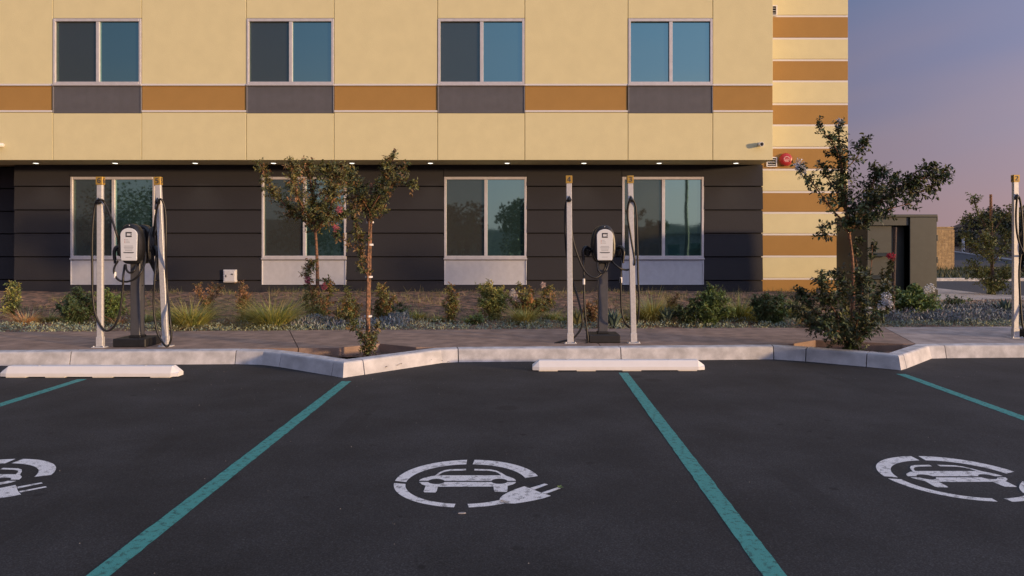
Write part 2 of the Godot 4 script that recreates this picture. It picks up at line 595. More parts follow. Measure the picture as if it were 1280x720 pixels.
func make_ground() -> void:
	var mb := MB.new()
	mb.plate(PackedVector2Array([Vector2(-1500, -1500), Vector2(1500, -1500), Vector2(1500, 1500), Vector2(-1500, 1500)]), -0.2, -0.06, false)
	structure("ground", mb.mesh(), M.earth)
	# asphalt of the car park
	mb = MB.new()
	mb.quad(Vector3(-40, 0, 45), Vector3(40, 0, 45), Vector3(40, 0, -9.6), Vector3(-40, 0, -9.6), Vector3.UP)
	structure("parking_lot", mb.mesh(), M.asphalt)

	# pavement in slabs, with pits for the trees cut out
	var walk := Node3D.new()
	walk.name = "sidewalk"
	walk.set_meta("kind", "structure")
	add_child(walk)
	var xs := [-16.0, -6.6, -2.5, 1.06, 4.94, 10.6, 16.0]        # joints at the kerb
	var xe := [-16.0, -6.9, -3.2, 1.06, 5.57, 11.2, 16.0]        # and at the planting
	var pits := pit_polys()
	for k in xs.size() - 1:
		var a: float = xs[k]; var b: float = xs[k + 1]
		var p: float = xe[k]; var q: float = xe[k + 1]
		var g := 0.006
		var poly := PackedVector2Array([Vector2(a + g, kerb_line(a) + 0.185), Vector2(b - g, kerb_line(b) + 0.185), Vector2(q - g, bed_edge(q)), Vector2(p + g, bed_edge(p))])
		var parts := [poly]
		for pit in pits:
			var nextp := []
			for one in parts: nextp.append_array(Geometry2D.clip_polygons(one, pit))
			parts = nextp
		for one in parts:
			var m2 := MB.new()
			m2.plate(one, 0.02, WALK)
			part("slab", m2.mesh(), M.walk_grey if k >= 4 else M.walk_brown, walk)
	mb = MB.new()
	mb.plate(PackedVector2Array([Vector2(-16, kerb_line(-16) + 0.15), Vector2(16, kerb_line(16) + 0.15), Vector2(16, bed_edge(16)), Vector2(-16, bed_edge(-16))]), 0.0, 0.05, false)
	part("pit_soil", mb.mesh(), M.soil, walk)

	# planting bed up to the wall
	mb = MB.new()
	var nx := 130
	var nd := 34
	for i in nx:
		for j in nd:
			var q := []
			for o in [[0, 0], [1, 0], [1, 1], [0, 1]]:
				var x: float = -16.0 + 32.0 * (i + o[0]) / nx
				var e := bed_edge(x)
				var far := 15.8 if x < 7.3 else 17.0
				var d: float = e + (far - e) * (j + o[1]) / nd
				q.append(Vector3(x, bed_h(x, d), -d))
			mb.quad(q[0], q[1], q[2], q[3], Vector3.UP)
	structure("planting_bed", mb.mesh(), M.soil)

func pit_polys() -> Array:
	return [
		PackedVector2Array([Vector2(-2.42, 7.6), Vector2(-2.42, 7.93), Vector2(-1.62, 8.66), Vector2(-0.86, 8.14), Vector2(-0.8, 7.6)]),
		PackedVector2Array([Vector2(3.22, 7.9), Vector2(3.22, 8.45), Vector2(3.88, 9.02), Vector2(4.96, 8.56), Vector2(5.0, 7.9)]),
		PackedVector2Array([Vector2(9.1, 8.2), Vector2(9.1, 8.75), Vector2(9.8, 9.3), Vector2(10.8, 8.85), Vector2(10.8, 8.2)]),
	]

func make_kerb() -> void:
	# foot of the kerb from left to right; third value: 1 = a joint here
	var P := [[-16.0, kerb_line(-16), 0], [-9.2, kerb_line(-9.2), 1], [-4.98, kerb_line(-4.98), 1], [-3.15, 8.02, 1], [-2.83, 7.97, 0], [-2.58, 7.82, 1], [-1.86, 7.26, 1], [-1.71, 7.14, 0], [-1.53, 7.33, 1],
		[-0.80, 8.11, 0], [-0.62, 8.165, 1], [1.28, kerb_line(1.28), 1], [3.11, 8.38, 1], [3.42, 8.22, 1], [3.93, 7.83, 1], [4.19, 7.60, 0], [4.32, 7.72, 1], [5.02, 8.44, 0], [5.22, 8.475, 1], [7.2, kerb_line(7.2), 1], [9.0, 8.66, 1], [9.9, 7.9, 0], [10.75, 8.75, 0], [13.5, kerb_line(13.5), 1], [16.0, kerb_line(16), 0]]
	var root := Node3D.new()
	root.name = "kerb"
	root.set_meta("kind", "structure")
	add_child(root)
	var m := P.size()
	var off := []
	for i in m:
		var p := Vector2(P[i][0], P[i][1])
		var a := Vector2(P[maxi(i - 1, 0)][0], P[maxi(i - 1, 0)][1])
		var b := Vector2(P[mini(i + 1, m - 1)][0], P[mini(i + 1, m - 1)][1])
		var t0 := (p - a).normalized() if i > 0 else (b - p).normalized()
		var t1 := (b - p).normalized() if i < m - 1 else t0
		var n0 := Vector2(-t0.y, t0.x)
		var n1 := Vector2(-t1.y, t1.x)
		var nn := (n0 + n1).normalized()
		off.append(nn / maxf(nn.dot(n0), 0.5))
	# profile: offset back from the foot, height
	var prof := [Vector2(-0.002, -0.05), Vector2(0.0, 0.0), Vector2(0.028, 0.128), Vector2(0.034, 0.142), Vector2(0.050, 0.150), Vector2(0.18, 0.152), Vector2(0.182, -0.05)]
	var jag := FastNoiseLite.new()
	jag.frequency = 3.0
	for i in m - 1:
		var mb := MB.new()
		var a := Vector2(P[i][0], P[i][1])
		var b := Vector2(P[i + 1][0], P[i + 1][1])
		var t := (b - a).normalized()
		var oa: Vector2 = off[i]
		var ob: Vector2 = off[i + 1]
		if P[i][2] == 1: a += t * 0.006
		if P[i + 1][2] == 1: b -= t * 0.006
		var front := Vector3(t.y, 0, t.x)
		var ra := []
		var rb := []
		for q in prof:
			var pa: Vector2 = a + oa * q.x
			var pb: Vector2 = b + ob * q.x
			ra.append(Vector3(pa.x, q.y, -pa.y))
			rb.append(Vector3(pb.x, q.y, -pb.y))
		for k in prof.size() - 1:
			var out := front + Vector3(0, 0.2, 0)
			if k == 4: out = Vector3.UP
			elif k == 5: out = -front
			elif k == 3: out = front + Vector3.UP
			mb.quad(ra[k], rb[k], rb[k + 1], ra[k + 1], out)
		for k in range(1, prof.size() - 2):
			mb.tri(ra[0], ra[k], ra[k + 1], Vector3(-t.x, 0, t.y))
			mb.tri(rb[0], rb[k], rb[k + 1], Vector3(t.x, 0, -t.y))
		part("kerb_segment", mb.mesh(), M.kerb, root)

# ------------------------------------------------------------------ hotel
const DU := 14.7
const DL := 15.5
const DT := 15.6

# a box given by pixel columns and rows on a plane of depth d, standing out by `proud` and going in by `deep`
func facade_box(mb: MB, x0: float, x1: float, y0: float, y1: float, d: float, proud: float, deep: float, bv := 0.0) -> void:
	mb.span(Vector3(x0, y1, -d + proud), Vector3(x1, y0, -d - deep), bv)

func panel(root: Node, nm: String, m: Material, x0: float, x1: float, y0: float, y1: float, d: float, proud := 0.0, deep := 0.07, bv := 0.004) -> MeshInstance3D:
	var mb := MB.new()
	facade_box(mb, x0, x1, y0, y1, d, proud, deep, bv)
	return part(nm, mb.mesh(), m, root)

func hotel_window(root: Node, x0: float, x1: float, y0: float, y1: float, d: float, screens: Array, split: float) -> void:
	var fw := 0.05
	var mb := MB.new()
	facade_box(mb, x0, x0 + fw, y0, y1, d, 0.012, 0.075, 0.004)
	facade_box(mb, x1 - fw, x1, y0, y1, d, 0.012, 0.075, 0.004)
	facade_box(mb, x0 + fw, x1 - fw, y1 - fw * 1.2, y1, d, 0.012, 0.075, 0.004)
	facade_box(mb, x0 + fw, x1 - fw, y0, y0 + fw, d, 0.012, 0.075, 0.004)
	var w := part("window", mb.mesh(), M.alu, root)
	var xm := lerpf(x0, x1, split)
	panel(w, "mullion", M.alu, xm - 0.035, xm + 0.035, y0 + fw, y1 - fw * 1.2, d, 0.004, 0.07)
	panel(w, "pane", M.glass, x0 + fw, xm - 0.035, y0 + fw, y1 - fw * 1.2, d, -0.052, 0.075, 0)
	panel(w, "pane", M.glass, xm + 0.035, x1 - fw, y0 + fw, y1 - fw * 1.2, d, -0.040, 0.075, 0)
	# sliding half: a fine mesh against insects hangs before the glass
	if screens[0]:
		var q := MB.new()
		q.quad(Vector3(x0 + fw, y0 + fw, -d - 0.030), Vector3(xm - 0.035, y0 + fw, -d - 0.030), Vector3(xm - 0.035, y1 - fw * 1.2, -d - 0.030), Vector3(x0 + fw, y1 - fw * 1.2, -d - 0.030), Vector3(0, 0, 1))
		part("insect_screen", q.mesh(), M.insect_screen, w)
	# sill that drips over the panel below
	panel(w, "sill", M.alu, x0 - 0.01, x1 + 0.01, y0 - 0.035, y0 - 0.002, d, 0.03, 0.07)

func grille(root: Node, x0: float, x1: float, y0: float, y1: float, d: float, m: Material) -> void:
	var g := panel(root, "grille_panel", m, x0, x1, y0, y1, d, -0.014, 0.075)
	var mb := MB.new()
	var n := int((y1 - y0) / 0.022)
	for i in n:
		var a := y0 + (y1 - y0) * (i + 0.18) / n
		var b := y0 + (y1 - y0) * (i + 0.86) / n
		var z := -d
		mb.quad(Vector3(x0 + 0.02, a, z + 0.004), Vector3(x1 - 0.02, a, z + 0.004), Vector3(x1 - 0.02, b, z - 0.006), Vector3(x0 + 0.02, b, z - 0.006), Vector3(0, 0.4, 1))
		mb.quad(Vector3(x0 + 0.02, a, z + 0.004), Vector3(x1 - 0.02, a, z + 0.004), Vector3(x1 - 0.02, a, z - 0.013), Vector3(x0 + 0.02, a, z - 0.013), Vector3(0, -1, 0))
	var s := part("louvres", mb.mesh(), m, g)
	s.set_meta("kind", "stuff")
	for e in [[x0, x0 + 0.02], [x1 - 0.02, x1]]:
		mb = MB.new()
		facade_box(mb, e[0], e[1], y0, y1, d, 0.012, 0.02, 0.003)
		part("edge_trim", mb.mesh(), m, g)

func make_building() -> void:
	var root := thing("hotel", Vector3.ZERO, "hotel facade with cream stucco upper floor over a dark panelled ground floor", "building")
	var top := 8.1
	# masses behind the cladding
	var mb := MB.new()
	mb.span(Vector3(-16.5, wy(200, DU) + 0.03, -DU - 0.071), Vector3(wx(966, DU) - 0.02, top, -28))
	part("upper_wall", mb.mesh(), M.joint, root)
	mb = MB.new()
	mb.span(Vector3(-16.5, -0.05, -DL - 0.6), Vector3(5.505, wy(200, DU) + 0.02, -27.9))
	mb.span(Vector3(wx(18, DL) + 0.02, -0.04, -DL - 0.061), Vector3(5.500, wy(200, DU) + 0.015, -DL - 0.59))
	part("lower_wall", mb.mesh(), M.dark_joint, root)
	mb = MB.new()
	mb.span(Vector3(5.512, -0.05, -DT - 0.071), Vector3(wx(1060, DT) - 0.015, top + 0.5, -27.8))
	part("stair_tower_wall", mb.mesh(), M.cream, root)
	mb = MB.new()
	mb.span(Vector3(-16.6, top + 0.002, -DU + 0.05), Vector3(wx(966, DU) + 0.05, top + 0.12, -28.1), 0.01)
	mb.span(Vector3(5.5, top + 0.51, -DT + 0.05), Vector3(wx(1060, DT) + 0.05, top + 0.63, -27.9), 0.01)
	part("parapet_cap", mb.mesh(), M.roofing, root)

	# upper floor cladding
	var e := [-330.0, -174.0, -63.0, 66.0, 177.0, 308.0, 417.5, 547.0, 656.0, 785.0, 891.0, 966.0]
	var g := 0.006
	for k in e.size() - 1:
		var x0 := wx(e[k], DU) + g
		var x1 := wx(e[k + 1], DU) - (g if k < e.size() - 2 else 0.0)
		if k % 2 == 0:
			panel(root, "stucco_panel", M.cream, x0, x1, wy(104.6, DU), top, DU)
			panel(root, "trim_strip", M.white_trim, x0, x1, wy(107.2, DU), wy(104.8, DU), DU, 0.014, 0.06, 0.003)
			panel(root, "band_panel", M.ochre, x0, x1, wy(137.8, DU), wy(107.6, DU), DU, -0.012, 0.068)
			panel(root, "trim_strip", M.white_trim, x0, x1, wy(140.2, DU), wy(138.0, DU), DU, 0.014, 0.06, 0.003)
			panel(root, "stucco_panel", M.cream, x0, x1, wy(200, DU), wy(140.6, DU), DU)
		else:
			panel(root, "stucco_panel", M.cream, x0, x1, wy(22.6, DU), top, DU)
			hotel_window(root, x0, x1, wy(105.2, DU), wy(23.2, DU), DU, [k != 9], 0.505)
			grille(root, x0 - 0.006, x1 + 0.006, wy(141, DU), wy(107.9, DU), DU, M.grille_dark)
			panel(root, "stucco_panel", M.cream, x0, x1, wy(200, DU), wy(141.6, DU), DU)
	# soffit and the return at the corner
	mb = MB.new()
	mb.span(Vector3(-16.5, wy(200, DU) - 0.0, -DU - 0.072), Vector3(wx(966, DU) - 0.004, wy(200, DU) + 0.025, -DL - 0.05))
	part("soffit", mb.mesh(), M.cream, root)
	mb = MB.new()
	mb.span(Vector3(wx(966, DU) - 0.019, wy(200, DU) + 0.027, -DU - 0.072), Vector3(wx(966, DU), top, -28.0))
	part("end_wall", mb.mesh(), M.cream, root)

	# ground floor: lapped dark panels, with the windows let in
	var rows := [203.0, 233.0, 262.5, 291.5, 321.0, 350.5, 392.0]
	var wins := [[88.0, 194.0], [327.0, 433.0], [555.0, 658.5], [777.5, 880.0]]
	var ymax := wy(200, DU) - 0.004
	var segs := []
	var from := 18.0
	for w in wins:
		segs.append([from, w[0]])
		from = w[1]
	segs.append([from, 953.5])
	for r in rows.size() - 1:
		var y1 := minf(wy(rows[r], DL), ymax) - (0.012 if r > 0 else 0.0)
		var y0 := wy(rows[r + 1], DL) + 0.012
		for s in segs:
			lap(root, wx(s[0], DL) + 0.003, wx(s[1], DL) - 0.003, y0, y1, DL)
		lap(root, -16.4, wx(18, DL) - 0.003, wy(rows[r + 1], DL) + 0.012, y1, DL + 0.52)
	for i in wins.size():
		var x0 := wx(wins[i][0], DL)
		var x1 := wx(wins[i][1], DL)
		lap(root, x0, x1, wy(220.4, DL), ymax, DL)
		lap(root, x0, x1, wy(392, DL), wy(356.5, DL), DL)
		hotel_window(root, x0 + 0.004, x1 - 0.004, wy(322.5, DL), wy(221, DL), DL, [true], 0.505)
		grille(root, x0 + 0.004, x1 - 0.004, wy(356, DL), wy(325.5, DL), DL, M.grille_light)
	# stair tower: cream and ochre stripes between white strips
	var st := [-88.0, -61.0, -34.0, -7.0, 20.0, 48.0, 75.0, 101.5, 130.0, 156.5, 184.5, 212.0, 240.0, 266.0, 293.0, 320.5, 348.5, 392.0]
	var tx0 := 5.516
	var tx1 := wx(1060, DT)
	for k in st.size() - 1:
		var y1 := wy(st[k], DT) - 0.024
		var y0 := wy(st[k + 1], DT) + 0.024
		panel(root, "stripe_panel", M.ochre if k % 2 == 0 else M.cream, tx0, tx1, y0, y1, DT, 0.0, 0.07)
		panel(root, "trim_strip", M.white_trim, tx0, tx1 + 0.004, wy(st[k], DT) - 0.022, wy(st[k], DT) + 0.022, DT, -0.012, 0.068, 0.003)
	# lit downlights in the soffit
	for px in [-52.0, 45.0, 144.0, 244.0, 342.0, 440.0, 538.0, 634.0, 730.0, 824.0, 920.0]:
		var d := 15.12
		var at := Vector3(wx(px, d), wy(200, DU), -d)
		var l := thing("downlight", at, "small round lit downlight recessed in the soffit", "downlight", "downlights along the soffit")
		mb = MB.new()
		mb.lathe(Vector3.ZERO, [Vector2(0.055, 0.0), Vector2(0.085, -0.002), Vector2(0.088, -0.010), Vector2(0.058, -0.016), Vector2(0.055, 0.0)], 20)
		part("trim_ring", mb.mesh(), M.white_plastic, l)
		mb = MB.new()
		mb.lathe(Vector3(0, 0, 0), [Vector2(0.055, -0.004), Vector2(0.045, -0.020), Vector2(0.0, -0.026)], 20)
		var lm := mat(Color(1, 1, 1), 0.4)
		lm.emission_enabled = true
		lm.emission = Color(1.0, 0.96, 0.88)
		lm.emission_energy_multiplier = 2.2
		part("lens", mb.mesh(), lm, l)
		var sp := SpotLight3D.new()
		sp.name = "lamp"
		l.add_child(sp)
		sp.position = Vector3(0, -0.05, 0)
		sp.rotation.x = -PI / 2
		sp.light_color = Color(1.0, 0.93, 0.82)
		sp.light_energy = 0.3
		sp.light_size = 0.05
		sp.spot_angle = 50
		sp.spot_range = 20
		sp.spot_attenuation = 2.0
		sp.shadow_enabled = true

func lap(root: Node, x0: float, x1: float, y0: float, y1: float, d: float) -> void:
	var mb := MB.new()
	var lip := 0.022
	var z0 := -d + lip
	var z1 := -d
	mb.quad(Vector3(x0, y0, z0), Vector3(x1, y0, z0), Vector3(x1, y1, z1), Vector3(x0, y1, z1), Vector3(0, 0, 1))
	mb.quad(Vector3(x0, y0, z0), Vector3(x1, y0, z0), Vector3(x1, y0, -d - 0.055), Vector3(x0, y0, -d - 0.055), Vector3(0, -1, 0))
	mb.quad(Vector3(x0, y1, z1), Vector3(x1, y1, z1), Vector3(x1, y1, -d - 0.055), Vector3(x0, y1, -d - 0.055), Vector3(0, 1, 0))
	for x in [x0, x1]:
		mb.quad(Vector3(x, y0, z0), Vector3(x, y1, z1), Vector3(x, y1, -d - 0.055), Vector3(x, y0, -d - 0.055), Vector3(-1 if x == x0 else 1, 0, 0))
	part("cladding_panel", mb.mesh(), M.charcoal, root)

# ------------------------------------------------------------------ street and slope to the right
func make_far_ground() -> void:
	var mb := MB.new()
	# concrete apron past the planting
	var ap := PackedVector2Array([Vector2(7.4, 17.0), Vector2(40, 17.3), Vector2(40, 18.1), Vector2(13.6, 18.5), Vector2(13.15, 19.6), Vector2(13.7, 22.7), Vector2(13.0, 24.5), Vector2(7.4, 25.0)])
	mb.plate(ap, -0.03, 0.13)
	structure("path", mb.mesh(), M.walk_pale)
	mb = MB.new()
	mb.plate(PackedVector2Array([Vector2(7.4, 16.0), Vector2(60, 16.0), Vector2(60, 31.6), Vector2(7.4, 31.6)]), -0.03, 0.0)
	structure("road", mb.mesh(), M.road)
	# kerb beyond it
	for k in 12:
		mb = MB.new()
		mb.span(Vector3(7.4 + k * 2.5, -0.02, -31.62), Vector3(7.4 + k * 2.5 + 2.49, 0.13, -31.85), 0.01)
		var o := structure("road_kerb", mb.mesh(), M.kerb)
		o.name = "road_kerb" if k == 0 else "road_kerb_%03d" % k
	# lawn, upper road and hillside as one rising slope
	mb = MB.new()
	var slope := func(x: float, d: float) -> float:
		var a := 0.11 + 0.15 * smoothstep(33.0, 50.0, d) + maxf(d - 50.0, 0.0) * 0.031
		return a + 0.25 * bump_noise.get_noise_2d(x * 0.5, d * 0.5) * smoothstep(34, 42, d) * (1.0 - smoothstep(44.0, 49.0, d))
	grid(mb, slope, -10.0, 80.0, 31.86, 50.0, 60, 16)
	structure("lawn", mb.mesh(), M.lawn)
	mb = MB.new()
	grid(mb, slope, 8.0, 120.0, 50.0, 130.0, 30, 40)
	structure("upper_road", mb.mesh(), M.road)
	# foot of the hillside: a line that runs from far left to near right, with a pale kerb
	var foot0 := Vector2(53.0, 85.0)
	var along := Vector2(-0.387, -0.922)
	var outw := Vector2(0.922, -0.387)
	mb = MB.new()
	var ks := []
	for i in 40:
		var p := foot0 + along * (-30.0 + i * 2.0)
		ks.append(Vector3(p.x, slope.call(p.x, p.y) + 0.06, -p.y))
	mb.tube(ks, [0.13], 6)
	structure("upper_kerb", mb.mesh(), M.kerb)
	var hillp := func(t: float, sd: float) -> Vector3:
		var p := foot0 + along * t
		var q := p + outw * sd
		return Vector3(q.x, slope.call(p.x, p.y) + 4.6 * smoothstep(-2.0, 15.0, sd) - 0.11 + 0.9 * bump_noise.get_noise_2d(q.x * 0.3, q.y * 0.3) * smoothstep(0.0, 6.0, sd), -q.y)
	mb = MB.new()
	for i in 40:
		for j in 24:
			var q := []
			for o in [[0, 0], [1, 0], [1, 1], [0, 1]]: q.append(hillp.call(-60.0 + 2.2 * (i + o[0]), pow((j + o[1]) / 24.0, 1.6) * 40.0))
			mb.quad(q[0], q[1], q[2], q[3], Vector3.UP)
	structure("hillside", mb.mesh(), M.hill)
	# dry scrub on it
	mb = MB.new()
	for i in 420:
		var b: Vector3 = hillp.call(rng.randf_range(-45.0, 26.0), rng.randf_range(0.5, 22.0))
		var s := rng.randf_range(0.3, 0.9)
		var pal := [Color(0.09, 0.06, 0.035), Color(0.06, 0.06, 0.03), Color(0.13, 0.08, 0.05)]
		for k in 26:
			var p := b + Vector3(rng.randfn() * s * 0.7, absf(rng.randfn()) * s * 0.5, rng.randfn() * s * 0.7)
			mb.leaf(p, rv(1.0).normalized(), rv(1.0).normalized(), 0.5 * s, 0.2 * s, 0.03, pick(pal))
	var sc := part("hillside_scrub", mb.mesh(true), M.cover, self)
	sc.set_meta("kind", "stuff")
	tag(sc, "dry brown scrub covering the hillside beyond the road", "scrub")
	# low hills all round
	mb = MB.new()
	var ridge := FastNoiseLite.new()
	ridge.seed = 77; ridge.frequency = 1.6; ridge.fractal_octaves = 4
	var na := 180
	var prev := []
	for i in na + 1:
		var a := TAU * i / na
		var dd := Vector3(sin(a), 0, -cos(a))
		var h := 8.0 + 13.0 * smoothstep(-0.2, 0.6, dd.z) + (5.0 + 4.0 * smoothstep(-0.2, 0.6, dd.z)) * ridge.get_noise_2d(dd.x * 2.0, dd.z * 2.0)
		var row := [dd * 330.0 + Vector3(0, -1, 0), dd * 380.0 + Vector3(0, h * 0.55, 0), dd * 430.0 + Vector3(0, h, 0), dd * 520.0 + Vector3(0, -2, 0)]
		if i > 0:
			for k in 3: mb.quad(prev[k], row[k], row[k + 1], prev[k + 1], Vector3.UP)
		prev = row
	structure("hills", mb.mesh(), M.hill)
	# grass tufts on the lawn
	mb = MB.new()
	for i in 2600:
		var x := rng.randf_range(15.5, 38.0)
		var d := rng.randf_range(31.9, 46.0)
		var p := Vector3(x, slope.call(x, d), -d)
		mb.blade(p, Vector3(rng.randfn() * 0.3, 1, rng.randfn() * 0.3), rv(0.3), rng.randf_range(0.12, 0.34), 0.03, pick([Color(0.055, 0.075, 0.02), Color(0.085, 0.085, 0.03), Color(0.04, 0.05, 0.018)]), 2)
	var gt := part("lawn_grass", mb.mesh(true), M.grass, self)
	gt.set_meta("kind", "stuff")
	tag(gt, "rough grass growing on the verge beyond the road", "grass")
	# block wall catching the sun
	var bw := thing("block_wall", Vector3(wx(1148, 43.0), slope.call(25, 43.0), -43.0), "sunlit tan concrete block wall of an enclosure beyond the green cabinet", "wall")
	mb = MB.new()
	mb.span(Vector3(0.0, -0.2, -0.19), Vector3(wx(1192, 43.0) - wx(1148, 43.0) - 0.006, 2.52, -0.008))
	part("mortar", mb.mesh(), M.mortar, bw)
	mb = MB.new()
	mb.box(Vector3(0.2, 0.1, -0.1), Vector3(0.388, 0.188, 0.2), 0.006)
	var whole := mb.mesh()
	mb = MB.new()
	mb.box(Vector3(0.1, 0.1, -0.1), Vector3(0.188, 0.188, 0.2), 0.006)
	var half := mb.mesh()
	var wlen := wx(1192, 43.0) - wx(1148, 43.0)
	for r in 12:
		var x := 0.0
		var j := 0
		while x < wlen - 0.05:
			var hf := (r % 2 == 1 and j == 0) or wlen - x < 0.36
			var o := part("block", half if hf else whole, M.block, bw)
			o.position = Vector3(x, r * 0.2 + 0.02, 0)
			x += 0.2 if hf else 0.4
			j += 1
	mb = MB.new()
	mb.span(Vector3(-0.02, 2.525, -0.23), Vector3(wlen + 0.02, 2.60, 0.03), 0.01)
	part("coping", mb.mesh(), M.block, bw)
	# white marker post on the slope
	var mp := thing("marker_post", Vector3(wx(1204, 79.0), slope.call(48, 79.0) - 0.02, -79.0), "thin white marker post standing beside the upper road", "post")
	mb = MB.new()
	mb.tube([Vector3.ZERO, Vector3(0, 1.75, 0)], [0.16, 0.14], 8)
	part("shaft", mb.mesh(), M.white_plastic, mp)
	mb = MB.new()
	mb.lathe(Vector3(0, 1.75, 0), [Vector2(0.15, 0), Vector2(0.12, 0.05), Vector2(0, 0.08)], 8)
	part("cap", mb.mesh(), M.white_plastic, mp)

func grid(mb: MB, f: Callable, x0: float, x1: float, d0: float, d1: float, nx: int, nd: int) -> void:
	for i in nx:
		for j in nd:
			var q := []
			for o in [[0, 0], [1, 0], [1, 1], [0, 1]]:
				var x: float = lerpf(x0, x1, float(i + o[0]) / nx)
				var d: float = lerpf(d0, d1, float(j + o[1]) / nd)
				q.append(Vector3(x, f.call(x, d), -d))
			mb.quad(q[0], q[1], q[2], q[3], Vector3.UP)

# ------------------------------------------------------------------ electrical cabinet
func make_cabinet() -> void:
	var df := 12.85
	var db := 14.1
	var xl := wx(1085, df)
	var xr := wx(1171, df)
	var yt := wy(268, df)
	var y0 := 0.13
	var at := Vector3((xl + xr) * 0.5, y0, -(df + db) * 0.5)
	var o := thing("electrical_cabinet", at, "tall olive green steel electrical cabinet with a recessed front bay", "cabinet")
	var hw := (xr - xl) * 0.5
	var hd := (db - df) * 0.5
	var H := yt - y0
	var xa := wx(1137, df) - at.x        # left edge of the door
	var mb := MB.new()
	mb.span(Vector3(-hw, 0.0, -hd), Vector3(-hw + 0.03, H - 0.05, hd - 0.02), 0.004)       # left side
	mb.span(Vector3(hw - 0.03, 0.0, -hd), Vector3(hw, H - 0.05, hd - 0.02), 0.004)
	mb.span(Vector3(-hw + 0.031, 0.0, -hd), Vector3(hw - 0.031, H - 0.05, -hd + 0.03), 0.004)
	mb.span(Vector3(-hw + 0.031, 0.0, -hd + 0.031), Vector3(hw - 0.031, 0.08, hd - 0.03), 0.004)
	part("body", mb.mesh(), M.olive, o)
	mb = MB.new()
	mb.span(Vector3(-hw - 0.006, H - 0.049, -hd - 0.006), Vector3(hw + 0.006, H, hd + 0.018), 0.006)
	part("roof", mb.mesh(), M.olive, o)
	mb = MB.new()
	mb.span(Vector3(-hw + 0.031, H - 0.20, hd - 0.05), Vector3(xa - 0.004, H - 0.051, hd - 0.02), 0.004)
	part("header", mb.mesh(), M.olive, o)
	mb = MB.new()
	mb.span(Vector3(xa, 0.03, hd - 0.018), Vector3(hw - 0.004, H - 0.052, hd + 0.012), 0.006)
	var dr := part("door", mb.mesh(), M.olive, o)
	for y in [0.35, 0.95, 1.35, 1.7]:
		mb = MB.new()
		mb.tube([Vector3(hw + 0.004, y, hd + 0.006), Vector3(hw + 0.004, y + 0.11, hd + 0.006)], [0.012], 8)
		part("hinge", mb.mesh(), M.olive, dr)
	# inner panels with drip lips
	var xm := xa - 0.28
	mb = MB.new()
	mb.span(Vector3(-hw + 0.032, 0.081, hd - 0.12), Vector3(xm, H - 0.06, hd - 0.09), 0.004)
	part("inner_panel", mb.mesh(), M.olive, o)
	mb = MB.new()
	mb.span(Vector3(xm + 0.002, 0.081, hd - 0.24), Vector3(xa + 0.02, H - 0.06, hd - 0.21), 0.004)
	part("inner_panel", mb.mesh(), M.olive, o)
	for py in [318.0, 346.0]:
		var y := wy(py, df + 0.1) - y0
		mb = MB.new()
		mb.xf = Transform3D(Basis(Vector3(1, 0, 0), 0.5), Vector3(0, y, hd - 0.045))
		mb.span(Vector3(-hw + 0.06, -0.006, -0.07), Vector3(xm - 0.02, 0.006, 0.07), 0.002)
		part("drip_lip", mb.mesh(), M.olive, o)
	mb = MB.new()
	mb.span(Vector3(-hw - 0.08, -0.10, -hd - 0.08), Vector3(hw + 0.08, -0.001, hd + 0.08), 0.01)
	part("plinth", mb.mesh(), M.kerb, o)

# ------------------------------------------------------------------ wheel stops
func make_wheel_stops() -> void:
	for s in [[-1.0, 222.0, 472.3, "white concrete wheel stop before the chargers marked five and six", 0.0], [666.0, 880.0, 465.0, "white concrete wheel stop before the chargers marked three and four", 0.012]]:
		var a := gp(s[0], s[2])
		var b := gp(s[1], s[2] - s[4] * 150.0)
		var w := thing("wheel_stop", Vector3((a.x + b.x) * 0.5, 0, -(a.y + b.y) * 0.5 - 0.07), s[3], "wheel stop", "wheel stops")
		w.rotation.y = s[4]
		var hl := a.distance_to(b) * 0.5
		var mb := MB.new()
		var prof := [Vector2(0.075, 0.012), Vector2(0.075, 0.045), Vector2(0.045, 0.108), Vector2(0.037, 0.114), Vector2(-0.037, 0.114), Vector2(-0.045, 0.108), Vector2(-0.075, 0.045), Vector2(-0.075, 0.012)]
		var outs := []
		for st in [[-hl, 0.75], [-hl + 0.07, 1.0], [-hl * 0.33, 1.0], [hl * 0.33, 1.0], [hl - 0.07, 1.0], [hl, 0.75]]:
			var ring := []
			for p in prof:
				var yy: float = p.y if p.y < 0.05 else lerpf(0.05, p.y, 0.18 if st[1] < 1.0 else 1.0)
				ring.append(Vector3(st[0], yy, p.x * st[1]))
			outs.append(ring)
		mb.loft(outs)
		part("block", mb.mesh(), M.stop_paint, w)
		for x in [-hl * 0.82, -hl * 0.38, hl * 0.15, hl * 0.8]:
			mb = MB.new()
			mb.span(Vector3(x - hl * 0.11, 0.0, -0.06), Vector3(x + hl * 0.11, 0.0115, 0.066), 0.002)
			part("foot", mb.mesh(), M.stop_paint, w)
		for x in [-hl * 0.6, hl * 0.6]:
			mb = MB.new()
			mb.lathe(Vector3(x, 0.1145, 0.0), [Vector2(0.016, 0.0), Vector2(0.014, 0.004), Vector2(0.0, 0.005)], 12)
			part("anchor_bolt", mb.mesh(), M.galv, w)

